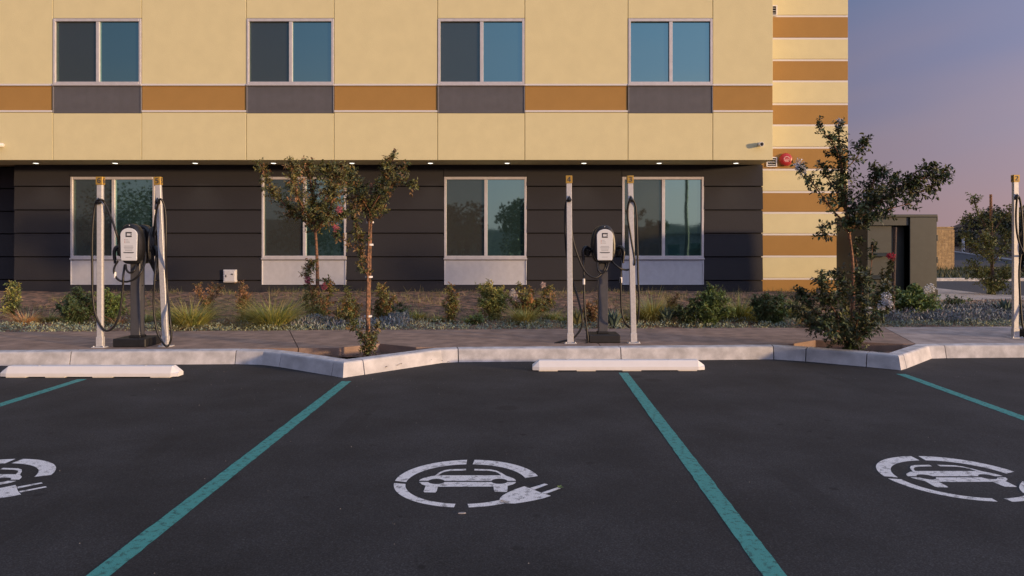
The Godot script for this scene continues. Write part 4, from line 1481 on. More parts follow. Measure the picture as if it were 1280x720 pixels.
	# large tree with white flower heads in the right-hand kerb island
	var big := tree("crape_myrtle", 8.32, "dark green crape myrtle with white flower heads and dense bushy foot", [
		[[[1062, 441], [1066, 380], [1066, 330], [1061, 288]], 0.030, 0.9, 5, 0.2],
		[[[1062, 300], [1058, 262], [1054, 225], [1050, 190], [1048, 158]], 0.020, 0.1, 88, 0.23],
		[[[1061, 292], [1080, 262, 0.1], [1090, 230, 0.15], [1100, 215, 0.15]], 0.016, 0.1, 84, 0.25],
		[[[1061, 285], [1095, 255, -0.15], [1125, 236, -0.2], [1150, 224, -0.2], [1180, 214, -0.2]], 0.017, 0.12, 84, 0.23],
		[[[1125, 240, -0.2], [1150, 240, -0.1], [1170, 228, -0.1], [1184, 222, -0.1]], 0.010, 0.0, 60, 0.18],
		[[[1130, 236, -0.2], [1142, 218, -0.2], [1158, 210, -0.2], [1172, 208, -0.2]], 0.008, 0.0, 60, 0.14],
		[[[1058, 280], [1040, 262, -0.1], [1024, 240, -0.2], [1010, 222, -0.2], [998, 208, -0.2]], 0.012, 0.2, 52, 0.17],
		[[[1056, 262], [1044, 238, 0.2], [1034, 222, 0.3], [1030, 210, 0.3]], 0.010, 0.1, 60, 0.2],
		[[[1052, 205], [1042, 180, -0.1], [1030, 166, -0.1], [1024, 152, -0.1]], 0.008, 0.15, 44, 0.13],
		[[[1055, 215], [1072, 195, 0.1], [1080, 182, 0.1], [1084, 172, 0.1]], 0.008, 0.15, 60, 0.16],
		[[[1060, 290], [1046, 280, -0.2], [1030, 284, -0.2], [1028, 296, -0.2]], 0.008, 0.2, 44, 0.15],
		[[[1062, 290], [1085, 275, -0.3], [1110, 262, -0.35], [1138, 254, -0.35]], 0.012, 0.15, 66, 0.2],
		[[[1070, 270], [1085, 250, 0.4], [1105, 240, 0.5], [1120, 222, 0.5]], 0.010, 0.1, 60, 0.2],
		[[[1090, 235, 0.1], [1094, 218, 0.1], [1092, 208, 0.1]], 0.006, 0.0, 50, 0.12],
		[[[1063, 430], [1040, 408, -0.1], [1015, 385, -0.15], [1000, 366, -0.15]], 0.010, 0.1, 78, 0.24],
		[[[1063, 430], [1050, 400, -0.3], [1035, 375, -0.35], [1028, 350, -0.3]], 0.010, 0.1, 80, 0.24],
		[[[1064, 430], [1072, 400, -0.3], [1078, 372, -0.35], [1076, 345, -0.3]], 0.010, 0.1, 80, 0.24],
		[[[1064, 430], [1085, 405, -0.1], [1100, 385, -0.1], [1112, 372, -0.1]], 0.010, 0.1, 80, 0.22],
		[[[1063, 430], [1030, 412, 0.2], [1008, 398, 0.25], [996, 384, 0.25]], 0.010, 0.1, 70, 0.22],
		[[[1064, 428], [1062, 392, 0.3], [1050, 362, 0.35], [1044, 340, 0.35]], 0.010, 0.1, 70, 0.24],
		[[[1064, 428], [1086, 396, 0.3], [1098, 372, 0.35], [1104, 360, 0.3]], 0.010, 0.1, 60, 0.22],
		[[[1064, 435], [1052, 418, -0.35], [1040, 410, -0.45], [1026, 408, -0.45]], 0.008, 0.0, 70, 0.18],
		[[[1064, 435], [1078, 418, -0.35], [1092, 406, -0.4]], 0.008, 0.0, 70, 0.18],
		[[[1066, 400], [1072, 350, 0.2], [1070, 320, 0.2], [1074, 300, 0.2]], 0.007, 0.1, 40, 0.12],
		[[[1066, 400], [1086, 350, 0.15], [1090, 320, 0.15], [1090, 306, 0.15]], 0.006, 0.2, 34, 0.1],
	], green, M.bark, 0.054, {"fill": 1.15, "flowers": [[999, 206, -0.25, 0.06, white], [1003, 212, -0.2, 0.05, white], [1050, 152, 0.0, 0.035, white], [1108, 372, -0.2, 0.055, white], [1102, 382, -0.2, 0.045, white], [1024, 364, -0.2, 0.03, white], [1086, 388, -0.4, 0.03, white], [1112, 380, -0.25, 0.03, white]]})
	# the next island's tree, just outside the frame: it shades the wall
	var nxt := big.duplicate()
	nxt.name = called("crape_myrtle")
	add_child(nxt)
	nxt.position = Vector3(9.85, 0.05, -8.6)
	nxt.rotation.y = 2.1
	tag(nxt, "dark green crape myrtle in the next kerb island past post two", "tree")
	# staked tree by the side path, with flowering stalk
	var fs := thing("tree_stake", Vector3(wx(1115.5, 11.6), bed_h(6.3, 11.6), -11.6), "weathered grey stake standing before the green cabinet", "stake", "tree stakes")
	mb = MB.new()
	mb.tube([Vector3(0, -0.1, 0), wp(1119, 284, 11.6) - fs.position], [0.028, 0.026], 8)
	part("pole", mb.mesh(), M.bark_grey, fs)
	tree("flowering_shrub", 11.4, "tall thin leafy stalk with a pink flower head before the green cabinet", [
		[[[1108, 388], [1108, 365], [1111, 342], [1114, 326]], 0.010, 0.1, 70, 0.09],
		[[[1108, 380], [1104, 355, 0.1], [1103, 335, 0.1]], 0.006, 0.3, 40, 0.07],
	], [Color(0.06, 0.075, 0.02), Color(0.10, 0.09, 0.03)], M.twig, 0.05, {"flowers": [[1115, 321, 0.0, 0.055, Color(0.5, 0.03, 0.06)], [1111, 320, 0.0, 0.035, Color(0.5, 0.03, 0.06)]]})
	# far tree on the path island
	tree("crape_myrtle", 19.4, "staked tree with a bushy foot standing beyond the concrete path", [
		[[[1241, 372], [1240, 330], [1240, 300], [1238, 275]], 0.05, 0.5, 20, 0.4],
		[[[1239, 300], [1232, 282], [1222, 266], [1217, 246]], 0.03, 0.3, 26, 0.4],
		[[[1239, 295], [1248, 280], [1258, 268], [1266, 262]], 0.03, 0.25, 26, 0.42],
		[[[1239, 290], [1228, 280, 0.3], [1212, 272, 0.3], [1203, 274, 0.3]], 0.02, 0.3, 24, 0.3],
		[[[1240, 330], [1226, 316], [1214, 305], [1208, 292]], 0.02, 0.2, 34, 0.42],
		[[[1240, 330], [1252, 314], [1258, 300], [1256, 290]], 0.02, 0.2, 36, 0.42],
		[[[1241, 335], [1240, 318, -0.3], [1232, 305, -0.4], [1230, 296, -0.4]], 0.02, 0.1, 36, 0.42],
		[[[1241, 368], [1230, 352, -0.2], [1222, 340, -0.2], [1218, 330, -0.2]], 0.02, 0.1, 40, 0.42],
		[[[1241, 368], [1250, 352, -0.2], [1258, 345, -0.2], [1258, 336, -0.2]], 0.02, 0.1, 44, 0.42],
		[[[1241, 368], [1246, 356, 0.3], [1252, 360, 0.3]], 0.02, 0.0, 44, 0.42],
		[[[1241, 368], [1236, 350, 0.3], [1238, 340, 0.3]], 0.02, 0.0, 40, 0.42],
	], [Color(0.095, 0.12, 0.03), Color(0.05, 0.07, 0.024), Color(0.14, 0.145, 0.035), Color(0.07, 0.085, 0.03)], M.bark_grey, 0.075)
	var s2 := thing("tree_stake", wp(1240.5, 374, 19.6), "tall brown stake of the tree beyond the concrete path", "stake", "tree stakes")
	mb = MB.new()
	mb.tube([Vector3(0, -0.1, 0), wp(1238.5, 243, 19.6) - s2.position], [0.036, 0.034], 8)
	part("pole", mb.mesh(), M.stake, s2)
	mb = MB.new()
	mb.lathe((wp(1239, 300, 19.6) - s2.position), [Vector2(0.040, -0.03), Vector2(0.05, -0.03), Vector2(0.05, 0.03), Vector2(0.040, 0.03)], 12)
	part("tie", mb.mesh(), M.tie, s2)
	# dark trees far off at the right
	for p in [[1208.0, 92.0, 2.3, 3.2, 1.7, "dark bush on the hillside above the white marker post"], [1262.0, 78.0, 4.0, 4.4, 2.0, "dark bushy tree on the hillside behind post two"], [1246.0, 95.0, 3.4, 4.2, 4.0, "olive bushy tree on the crest of the hillside"], [1225.0, 104.0, 2.8, 4.4, 4.2, "low wide bush on the crest of the hillside"], [1290.0, 84.0, 4.6, 5.0, 2.2, "broad dark tree on the hillside past post two"]]:
		round_tree(Vector3(wx(p[0], p[1]), p[4], -p[1]), p[2], p[3], [Color(0.035, 0.048, 0.02), Color(0.055, 0.065, 0.026), Color(0.06, 0.055, 0.025)], p[5], 0.30, 1500)

func round_tree(at: Vector3, h: float, w: float, pal: Array, label: String, leaf: float, n: int) -> Node3D:
	var o := thing("bushy_tree", at, label, "tree")
	var mb := MB.new()
	mb.tube(smooth([Vector3(0, -0.2, 0), Vector3(0.05 * w, h * 0.25, 0), Vector3(0, h * 0.55, 0.03 * w)], 4), [0.05 * h, 0.04 * h, 0.03 * h], 7)
	part("trunk", mb.mesh(), M.bark_grey, o)
	var crown := MB.new()
	var clumps := []
	for k in 26:
		var q := rv(1.0)
		while q.length() > 1.0: q = rv(1.0)
		var c := Vector3(q.x * w * 0.42, h * 0.56 + q.y * h * 0.36, q.z * w * 0.42)
		clumps.append([c, rng.randf_range(0.12, 0.24) * w])
		mb = MB.new()
		if k < 7:
			mb.tube(smooth([Vector3(0, h * (0.2 + 0.03 * k), 0), c * Vector3(0.5, 0.8, 0.5), c], 3), [0.02 * h, 0.005 * h], 5)
			part("branch", mb.mesh(), M.bark_grey, o)
	for i in n:
		var cl: Array = clumps[i % clumps.size()]
		var q := rv(1.0).normalized() * pow(rng.randf(), 0.45)
		var p: Vector3 = cl[0] + q * cl[1]
		var ld := (q + rv(0.7)).normalized()
		crown.leaf(p, ld, ld.cross(rv(1.0)).normalized(), leaf * rng.randf_range(0.6, 1.2), leaf * 0.35, leaf * 0.08, pick(pal))
	part("crown", crown.mesh(true), M.leaf, o)
	return o

# ------------------------------------------------------------------ planting
# base point on the bed under the pixel (px, py)
func bed_at(px: float, py: float) -> Vector3:
	var d := 11.0
	for i in 12:
		var h := bed_h(wx(px, d), d)
		d = clampf(FOCAL * (EYE - h) / (py - HOR), 10.4, 16.6)
		if wx(px, d) < 7.3: d = minf(d, 15.2)
	return Vector3(wx(px, d), bed_h(wx(px, d), d), -d)

func grass_clump(px: float, py: float, ytop: float, wpx: float, n: int, pal: Array, dry: Array, label: String) -> void:
	var b := bed_at(px, py)
	var d := -b.z
	var h := (py - ytop) / FOCAL * d * 1.12
	var w := wpx / FOCAL * d * 0.6
	var o := thing("ornamental_grass", b, label, "grass clump", "ornamental grasses in the planting bed")
	o.set_meta("kind", "thing")
	var mb := MB.new()
	for i in n * 3:
		var a := rng.randf() * TAU
		var r := sqrt(rng.randf())
		var dirh := Vector3(cos(a), 0, sin(a))
		var p := dirh * (r * w * 0.35) + Vector3(0, -0.02, 0)
		var le := h * rng.randf_range(0.45, 1.2)
		var up := (Vector3(0, 1, 0) + dirh * (0.15 + 0.35 * r) + rv(0.25)).normalized()
		var bend := dirh * (w / h) * rng.randf_range(0.2, 1.1) + Vector3(0, -rng.randf_range(0.1, 0.7), 0) + rv(0.15)
		mb.blade(p, up, bend, le, rng.randf_range(0.003, 0.007), pick(pal), 4)
	part("blades", mb.mesh(true), M.grass, o)
	mb = MB.new()
	for i in int(n * 1.3):
		var a := rng.randf() * TAU
		var dirh := Vector3(cos(a), 0, sin(a))
		var p := dirh * (rng.randf() * w * 0.5) + Vector3(0, -0.02, 0)
		var up := (Vector3(0, 0.7, 0) + dirh * rng.randf_range(0.5, 1.2) + rv(0.2)).normalized()
		mb.blade(p, up, dirh * 0.5 + Vector3(0, -0.6, 0), h * rng.randf_range(0.35, 0.75), rng.randf_range(0.003, 0.006), pick(dry), 3)
	part("dry_blades", mb.mesh(true), M.grass, o)

func shrub(px: float, py: float, ytop: float, wpx: float, stems: int, dens: float, leaf: float, pal: Array, label: String, opts := {}) -> void:
	var b := bed_at(px, py)
	var d := -b.z
	var h := (py - ytop) / FOCAL * d * 1.1
	var w := wpx / FOCAL * d * 0.6
	var o := thing(opts.get("name", "garden_shrub"), b, label, "shrub", "shrubs in the planting bed")
	var twigs := MB.new()
	var crown := MB.new()
	var lop := rng.randf_range(-0.2, 0.2) * w
	var lop_x := rng.randf_range(0.75, 1.15)
	for s in int(stems * 1.6):
		var a := rng.randf() * TAU
		var r := sqrt(rng.randf())
		var hh := h * rng.randf_range(0.35, 1.12) * (1.0 - 0.35 * r * r)
		var tip := Vector3(cos(a) * r * w * lop_x, hh, sin(a) * r * w * 0.8) + Vector3(lop, 0, 0)
		var mid := Vector3(tip.x * 0.4, hh * 0.55, tip.z * 0.4)
		var pts := smooth([Vector3(tip.x * 0.1, -0.03, tip.z * 0.1), mid, tip], 4)
		twigs.tube(pts, [0.006, 0.005, 0.004, 0.003], 4, false)
		var cnt := int(dens * hh * 1.3)
		for k in cnt:
			var t := rng.randf_range(opts.get("bare", 0.15), 1.0)
			var fi := t * (pts.size() - 1)
			var i := mini(int(fi), pts.size() - 2)
			var p: Vector3 = pts[i].lerp(pts[i + 1], fi - i)
			var dir := (rv(1.0).normalized() + Vector3(0, 0.5, 0)).normalized()
			spray(crown, twigs, p, dir, opts.get("twig", 0.09) * rng.randf_range(0.5, 1.1), leaf, pal)
	part("stems", twigs.mesh(), M.twig, o)
	part("foliage", crown.mesh(true), M.leaf, o)
	for fl in opts.get("flowers", []):
		flower_head(o, wp(fl[0], fl[1], d - 0.2) - b, fl[2], fl[3])

func agave(px: float, py: float, ytop: float, wpx: float, label: String, m: Material) -> void:
	var b := bed_at(px, py)
	var d := -b.z
	var h := (py - ytop) / FOCAL * d
	var w := wpx / FOCAL * d * 0.5
	var o := thing("agave", b, label, "agave", "agaves in the planting bed")
	for k in 17:
		var ring := k % 3
		var a := TAU * k / 17.0 * 4.0 + 0.3
		var dirh := Vector3(cos(a), 0, sin(a))
		var le: float = h * [1.0, 0.95, 0.8][ring]
		var lean: float = [0.35, 0.8, 1.25][ring] * clampf(w / h, 0.6, 1.3)
		var mb := MB.new()
		var side := Vector3(-sin(a), 0, cos(a))
		var outs := []
		for i in 5:
			var t := i / 4.0
			var p: Vector3 = dirh * (0.02 + le * lean * t * (0.8 + 0.25 * t)) + Vector3(0, le * t * (1.0 - 0.12 * lean * t), 0)
			var wd: float = h * 0.13 * [0.75, 1.0, 0.9, 0.55, 0.03][i]
			var th: float = h * 0.035 * [1.2, 1.0, 0.8, 0.5, 0.05][i]
			var nn := (Vector3.UP * lean - dirh).normalized()
			outs.append([p - side * wd + nn * th * 1.6, p + nn * th * 0.2, p + side * wd + nn * th * 1.6, p - nn * th])
		mb.loft(outs)
		part("leaf", mb.mesh(), m, o)

func make_bed_plants() -> void:
	var yg := [Color(0.352, 0.352, 0.088), Color(0.252, 0.289, 0.074), Color(0.480, 0.403, 0.127), Color(0.177, 0.226, 0.064)]
	var gold := [Color(0.550, 0.480, 0.151), Color(0.550, 0.550, 0.177), Color(0.550, 0.429, 0.127), Color(0.377, 0.352, 0.100)]
	var rust := [Color(0.550, 0.329, 0.151), Color(0.550, 0.252, 0.127), Color(0.550, 0.454, 0.226)]
	var straw := [Color(0.550, 0.429, 0.202), Color(0.504, 0.302, 0.151), Color(0.352, 0.278, 0.127)]
	var dg := [Color(0.070, 0.111, 0.044), Color(0.101, 0.151, 0.051), Color(0.060, 0.091, 0.040)]
	var mg := [Color(0.121, 0.191, 0.056), Color(0.172, 0.242, 0.060), Color(0.101, 0.151, 0.051)]
	var og := [Color(0.181, 0.191, 0.056), Color(0.242, 0.212, 0.060), Color(0.142, 0.151, 0.051), Color(0.302, 0.161, 0.060)]
	var brown := [Color(0.263, 0.151, 0.070), Color(0.181, 0.142, 0.060), Color(0.343, 0.181, 0.091)]
	grass_clump(32, 402, 380, 46, 150, rust, straw, "low rust coloured grass tuft past the post numbered six")
	grass_clump(148, 400, 384, 26, 90, rust, straw, "small rusty grass tuft behind the charger between posts five and six")
	grass_clump(238, 409, 366, 74, 380, yg, straw, "yellow green arching grass clump beside the post numbered five")
	grass_clump(342, 409, 360, 80, 420, yg, gold, "large yellow green grass clump beside the reddish tree")
	grass_clump(656, 406, 376, 40, 230, gold, yg, "golden grass tuft below the white flowered shrub")
	grass_clump(768, 402, 382, 24, 120, gold, rust, "small golden tuft behind the charger between posts three and four")
	grass_clump(815, 404, 358, 46, 420, gold, rust, "tall golden grass clump with rusty base beside the post numbered three")
	grass_clump(872, 399, 386, 24, 80, rust, straw, "small brown dry tuft before the bright green shrub")
	grass_clump(924, 399, 362, 52, 360, yg, gold, "yellow green grass clump between two green shrubs below the dark wall")
	grass_clump(994, 397, 366, 40, 200, gold, yg, "golden grass tuft below the striped stair tower")
	grass_clump(288, 398, 384, 30, 80, rust, brown, "small reddish dry tuft behind the two yellow green clumps")
	for t in [[62, 398, 382, 34], [182, 402, 386, 30], [206, 398, 380, 26], [306, 402, 382, 32], [522, 398, 382, 38], [546, 402, 388, 30], [590, 404, 390, 30], [690, 398, 380, 34], [706, 392, 374, 24], [790, 398, 382, 28], [856, 402, 388, 30], [902, 398, 378, 34], [946, 402, 382, 36], [414, 402, 384, 30]]:
		grass_clump(t[0], t[1], t[2], t[3], 90, yg, straw, "small dry grass tuft on the planting soil")
	shrub(16, 384, 348, 34, 7, 50, 0.035, yg, "sparse yellowish shrub past the rust coloured tuft", {"bare": 0.3})
	shrub(92, 396, 358, 54, 34, 80, 0.035, dg, "dense dark green shrub beside the post numbered six")
	shrub(136, 394, 358, 44, 26, 70, 0.035, mg, "green shrub behind the charger between posts five and six")
	shrub(262, 392, 346, 30, 8, 34, 0.035, brown, "brown twiggy shrub behind the grass beside post five", {"bare": 0.4})
	shrub(302, 390, 338, 20, 6, 34, 0.035, brown, "thin reddish twiggy shrub below the small wall box", {"bare": 0.3})
	shrub(438, 402, 360, 34, 13, 60, 0.045, og, "upright olive shrub between the two young trees", {"bare": 0.1})
	shrub(478, 395, 356, 30, 11, 56, 0.04, og, "upright olive shrub behind the staked tree", {"bare": 0.1})
	shrub(500, 394, 382, 40, 10, 50, 0.04, dg, "low dark green shrub behind the staked tree")
	shrub(563, 386, 342, 26, 8, 50, 0.035, og, "thin twiggy shrub below the centre window", {"bare": 0.1})
	shrub(618, 397, 354, 42, 22, 60, 0.035, yg, "fan shaped yellow green shrub below the centre window")
	shrub(660, 390, 345, 50, 16, 60, 0.045, og, "olive shrub with a few white flowers below the centre window", {"flowers": [[641, 366, 0.05, Color(0.6, 0.55, 0.5)], [644, 372, 0.04, Color(0.6, 0.5, 0.45)], [679, 356, 0.04, Color(0.6, 0.45, 0.4)], [663, 374, 0.05, Color(0.55, 0.25, 0.1)]]})
	shrub(596, 394, 384, 34, 10, 50, 0.035, mg, "low green plant before the fan shaped shrub")
	shrub(740, 392, 360, 26, 9, 46, 0.035, brown, "brownish twiggy shrub behind the charger between posts three and four", {"bare": 0.2})
	shrub(838, 384, 350, 34, 12, 44, 0.03, brown, "dark twiggy shrub behind the tall golden clump", {"bare": 0.2})
	shrub(858, 394, 364, 36, 20, 60, 0.035, dg, "dark green shrub below the window next to the dark wall end")
	shrub(886, 397, 354, 48, 40, 80, 0.032, mg, "bright green feathery shrub below the dark wall end")
	shrub(956, 395, 360, 46, 32, 76, 0.034, dg, "dark green shrub at the corner of the stair tower")
	shrub(972, 386, 350, 30, 16, 60, 0.036, mg, "green shrub against the foot of the striped stair tower")
	shrub(1018, 388, 364, 34, 12, 56, 0.036, og, "small olive shrub behind the bushy tree", {})
	shrub(1142, 396, 362, 66, 34, 60, 0.06, mg, "spreading green shrub with white flowers before the green cabinet", {"flowers": [[1164, 360, 0.07, Color(0.75, 0.75, 0.75)], [1158, 362, 0.05, Color(0.75, 0.75, 0.75)]]})
	shrub(1188, 388, 374, 40, 16, 50, 0.05, dg, "low dark green shrub past the green cabinet")
	agave(721, 409, 384, 28, "yellowish agave beside the post numbered four", M.agave_pale)
	agave(767, 410, 386, 27, "blue green agave behind the charger between posts three and four", M.agave)
	agave(833, 406, 382, 32, "blue green agave beside the tall golden clump", M.agave)
	agave(1256, 394, 371, 26, "blue green agave before the post numbered two", M.agave)
	# ground cover mats and litter
	var mat_c := [Color(0.230, 0.287, 0.230), Color(0.299, 0.345, 0.265), Color(0.368, 0.356, 0.184), Color(0.172, 0.230, 0.172)]
	var mb := MB.new()
	var patch := FastNoiseLite.new()
	patch.seed = 91; patch.frequency = 0.9
	var tries := 0
	while mb.v.size() < 6 * 15000 and tries < 60000:
		tries += 1
		var x := rng.randf_range(-8.5, 9.2)
		var e := bed_edge(x)
		var d := e + 0.03 + absf(rng.randfn()) * 0.55
		if d > e + 1.4: continue
		if patch.get_noise_2d(x, d * 2.0) < -0.32: continue
		var b := Vector3(x, bed_h(x, d), -d)
		var hgt := 0.055 * (1.0 + patch.get_noise_2d(x * 3.0, d * 3.0)) * smoothstep(0.0, 0.15, d - e)
		for k in 3:
			var dir := Vector3(rng.randfn(), 0.5 + absf(rng.randfn()) * 0.6, rng.randfn()).normalized()
			mb.leaf(b + Vector3(rng.randfn() * 0.03, rng.randf() * hgt, rng.randfn() * 0.03), dir, dir.cross(rv(1.0)).normalized(), rng.randf_range(0.025, 0.055), 0.007, 0.002, pick(mat_c))
	var gc := part("ground_cover", mb.mesh(true), M.cover, self)
	gc.set_meta("kind", "stuff")
	tag(gc, "low grey green ground cover edging the pavement", "ground cover")
	var blue := [Color(0.189, 0.223, 0.243), Color(0.243, 0.263, 0.270), Color(0.135, 0.169, 0.169), Color(0.230, 0.209, 0.230)]
	for pt in [[330.0, 510.0, 395.0, 411.0, 0.16, 5200, "blue grey mounded ground cover round the foot of the trees"], [1100.0, 1330.0, 384.0, 405.0, 0.24, 9000, "blue grey mounded ground cover before the green cabinet"]]:
		mb = MB.new()
		for i in pt[5]:
			var px := rng.randf_range(pt[0], pt[1])
			var py := rng.randf_range(pt[2], pt[3])
			var b := bed_at(px, py)
			b.z += rng.randfn() * 0.1
			if -b.z < bed_edge(b.x) + 0.05: continue
			var mound: float = pt[4] * (0.55 + 0.6 * patch.get_noise_2d(b.x * 1.7, b.z * 1.7)) * smoothstep(0.0, 0.35, -b.z - bed_edge(b.x))
			var dir := Vector3(rng.randfn() * 0.7, 1.0, rng.randfn() * 0.7).normalized()
			var y := b.y + rng.randf() * mound
			mb.leaf(Vector3(b.x, y, b.z), dir, dir.cross(rv(1.0)).normalized(), rng.randf_range(0.04, 0.085), 0.009, 0.002, pick(blue))
			mb.leaf(Vector3(b.x + rng.randfn() * 0.04, y * 1.0, b.z + rng.randfn() * 0.04), -dir + rv(0.8), dir.cross(rv(1.0)).normalized(), rng.randf_range(0.03, 0.07), 0.008, 0.002, pick(blue))
		var o := part("ground_cover", mb.mesh(true), M.cover, self)
		o.set_meta("kind", "stuff")
		tag(o, pt[6], "ground cover")
	# weeds and dry grass over the soil, in drifts
	mb = MB.new()
	var wd := [Color(0.250, 0.213, 0.088), Color(0.163, 0.169, 0.056), Color(0.325, 0.237, 0.125), Color(0.112, 0.138, 0.044)]
	tries = 0
	while tries < 26000:
		tries += 1
		var x := rng.randf_range(-8.8, 7.6)
		var e := bed_edge(x)
		var d := rng.randf_range(e + 0.3, 15.4)
		if patch.get_noise_2d(x * 0.8 + 50.0, d * 1.3) < 0.10: continue
		var b := Vector3(x, bed_h(x, d) - 0.01, -d)
		mb.blade(b, Vector3(rng.randfn() * 0.5, 1, rng.randfn() * 0.5).normalized(), rv(0.4), rng.randf_range(0.04, 0.16), 0.004, pick(wd), 2)
	var we := part("weeds", mb.mesh(true), M.grass, self)
	we.set_meta("kind", "stuff")
	tag(we, "thin dry weeds and grass sprouting over the planting soil", "weeds")
	# bark mulch and fallen leaves
	mb = MB.new()
	var chip := [Color(0.20, 0.12, 0.07), Color(0.13, 0.075, 0.045), Color(0.28, 0.18, 0.11), Color(0.09, 0.055, 0.04)]
	for i in 3500:
		var x := rng.randf_range(-8.8, 7.4)
		var e := bed_edge(x)
		var d := rng.randf_range(e + 0.2, 15.4)
		var b := Vector3(x, bed_h(x, d) + 0.006, -d)
		var dir := Vector3(rng.randfn(), rng.randfn() * 0.25, rng.randfn()).normalized()
		mb.leaf(b, dir, dir.cross(Vector3.UP).normalized() + rv(0.2), rng.randf_range(0.03, 0.09), rng.randf_range(0.006, 0.018), 0.006, pick(chip))
	for pit in pit_polys():
		for i in 260:
			var c: Vector2 = (pit[1] + pit[2] + pit[3]) / 3.0 + Vector2(rng.randfn() * 0.4, rng.randfn() * 0.25)
			var dir := Vector3(rng.randfn(), rng.randfn() * 0.2, rng.randfn()).normalized()
			mb.leaf(Vector3(c.x, 0.056, -c.y), dir, dir.cross(Vector3.UP).normalized(), rng.randf_range(0.02, 0.06), 0.010, 0.004, pick(chip))
	var ml := part("mulch", mb.mesh(true), M.litter, self)
	ml.set_meta("kind", "stuff")
	tag(ml, "brown bark mulch and dry leaves strewn over the planting soil", "mulch")

# ------------------------------------------------------------------ what the windows mirror, behind the camera
func make_behind() -> void:
	var pal := [Color(0.035, 0.05, 0.02), Color(0.05, 0.06, 0.025), Color(0.03, 0.04, 0.02)]
	var list := [[-25.0, 22.0, 6.4, 9.5], [-16.2, 24.0, 5.2, 6.0], [-3.6, 21.0, 5.4, 4.2], [0.6, 20.0, 5.6, 3.4], [-8.0, 27.0, 4.0, 5.0], [-33.0, 28.0, 7.0, 9.0]]
	var labs := ["broad leafy tree far across the car park", "middling leafy tree across the car park", "slender leafy tree across the car park facing the centre window", "narrow leafy tree across the car park", "low leafy tree behind the others across the car park", "tall broad tree at the far end of the car park"]
	for i in list.size():
		var p: Array = list[i]
		round_tree(Vector3(p[0], -0.05, p[1]), p[2], p[3], pal, labs[i], 0.26, 2600)
	var o := thing("light_pole", Vector3(13.6, 0, 24), "tall dark light pole across the car park", "lamp post")
	var mb := MB.new()
	mb.tube([Vector3.ZERO, Vector3(0, 4, 0), Vector3(-0.1, 8.5, 0)], [0.17, 0.14, 0.10], 10)
	part("shaft", mb.mesh(), M.pole, o)
	mb = MB.new()
	mb.span(Vector3(-0.3, 8.45, -0.7), Vector3(0.1, 8.58, 0.05), 0.02)
	part("lamp_head", mb.mesh(), M.pole, o)
	var hs := thing("low_building", Vector3(19.0, -0.05, 46.0), "low pale building far across the car park", "building")
	mb = MB.new()
	mb.span(Vector3(-5, 0, 0), Vector3(5, 3.4, 7))
	part("wall", mb.mesh(), M.walk_pale, hs)
	mb = MB.new()
	mb.span(Vector3(-5.2, 3.402, -0.2), Vector3(5.2, 3.7, 7.2), 0.02)
	part("roof", mb.mesh(), M.roofing, hs)
	for k in 4:
		mb = MB.new()
		mb.span(Vector3(-4.2 + k * 2.3, 1.0, -0.03), Vector3(-3.0 + k * 2.3, 2.3, 0.02))
		part("window", mb.mesh(), M.glass, hs)
	mb = MB.new()
	mb.lathe(Vector3.ZERO, [Vector2(0.28, 0.0), Vector2(0.28, 0.6), Vector2(0.0, 0.62)], 16)
	part("footing", mb.mesh(), M.kerb, o)

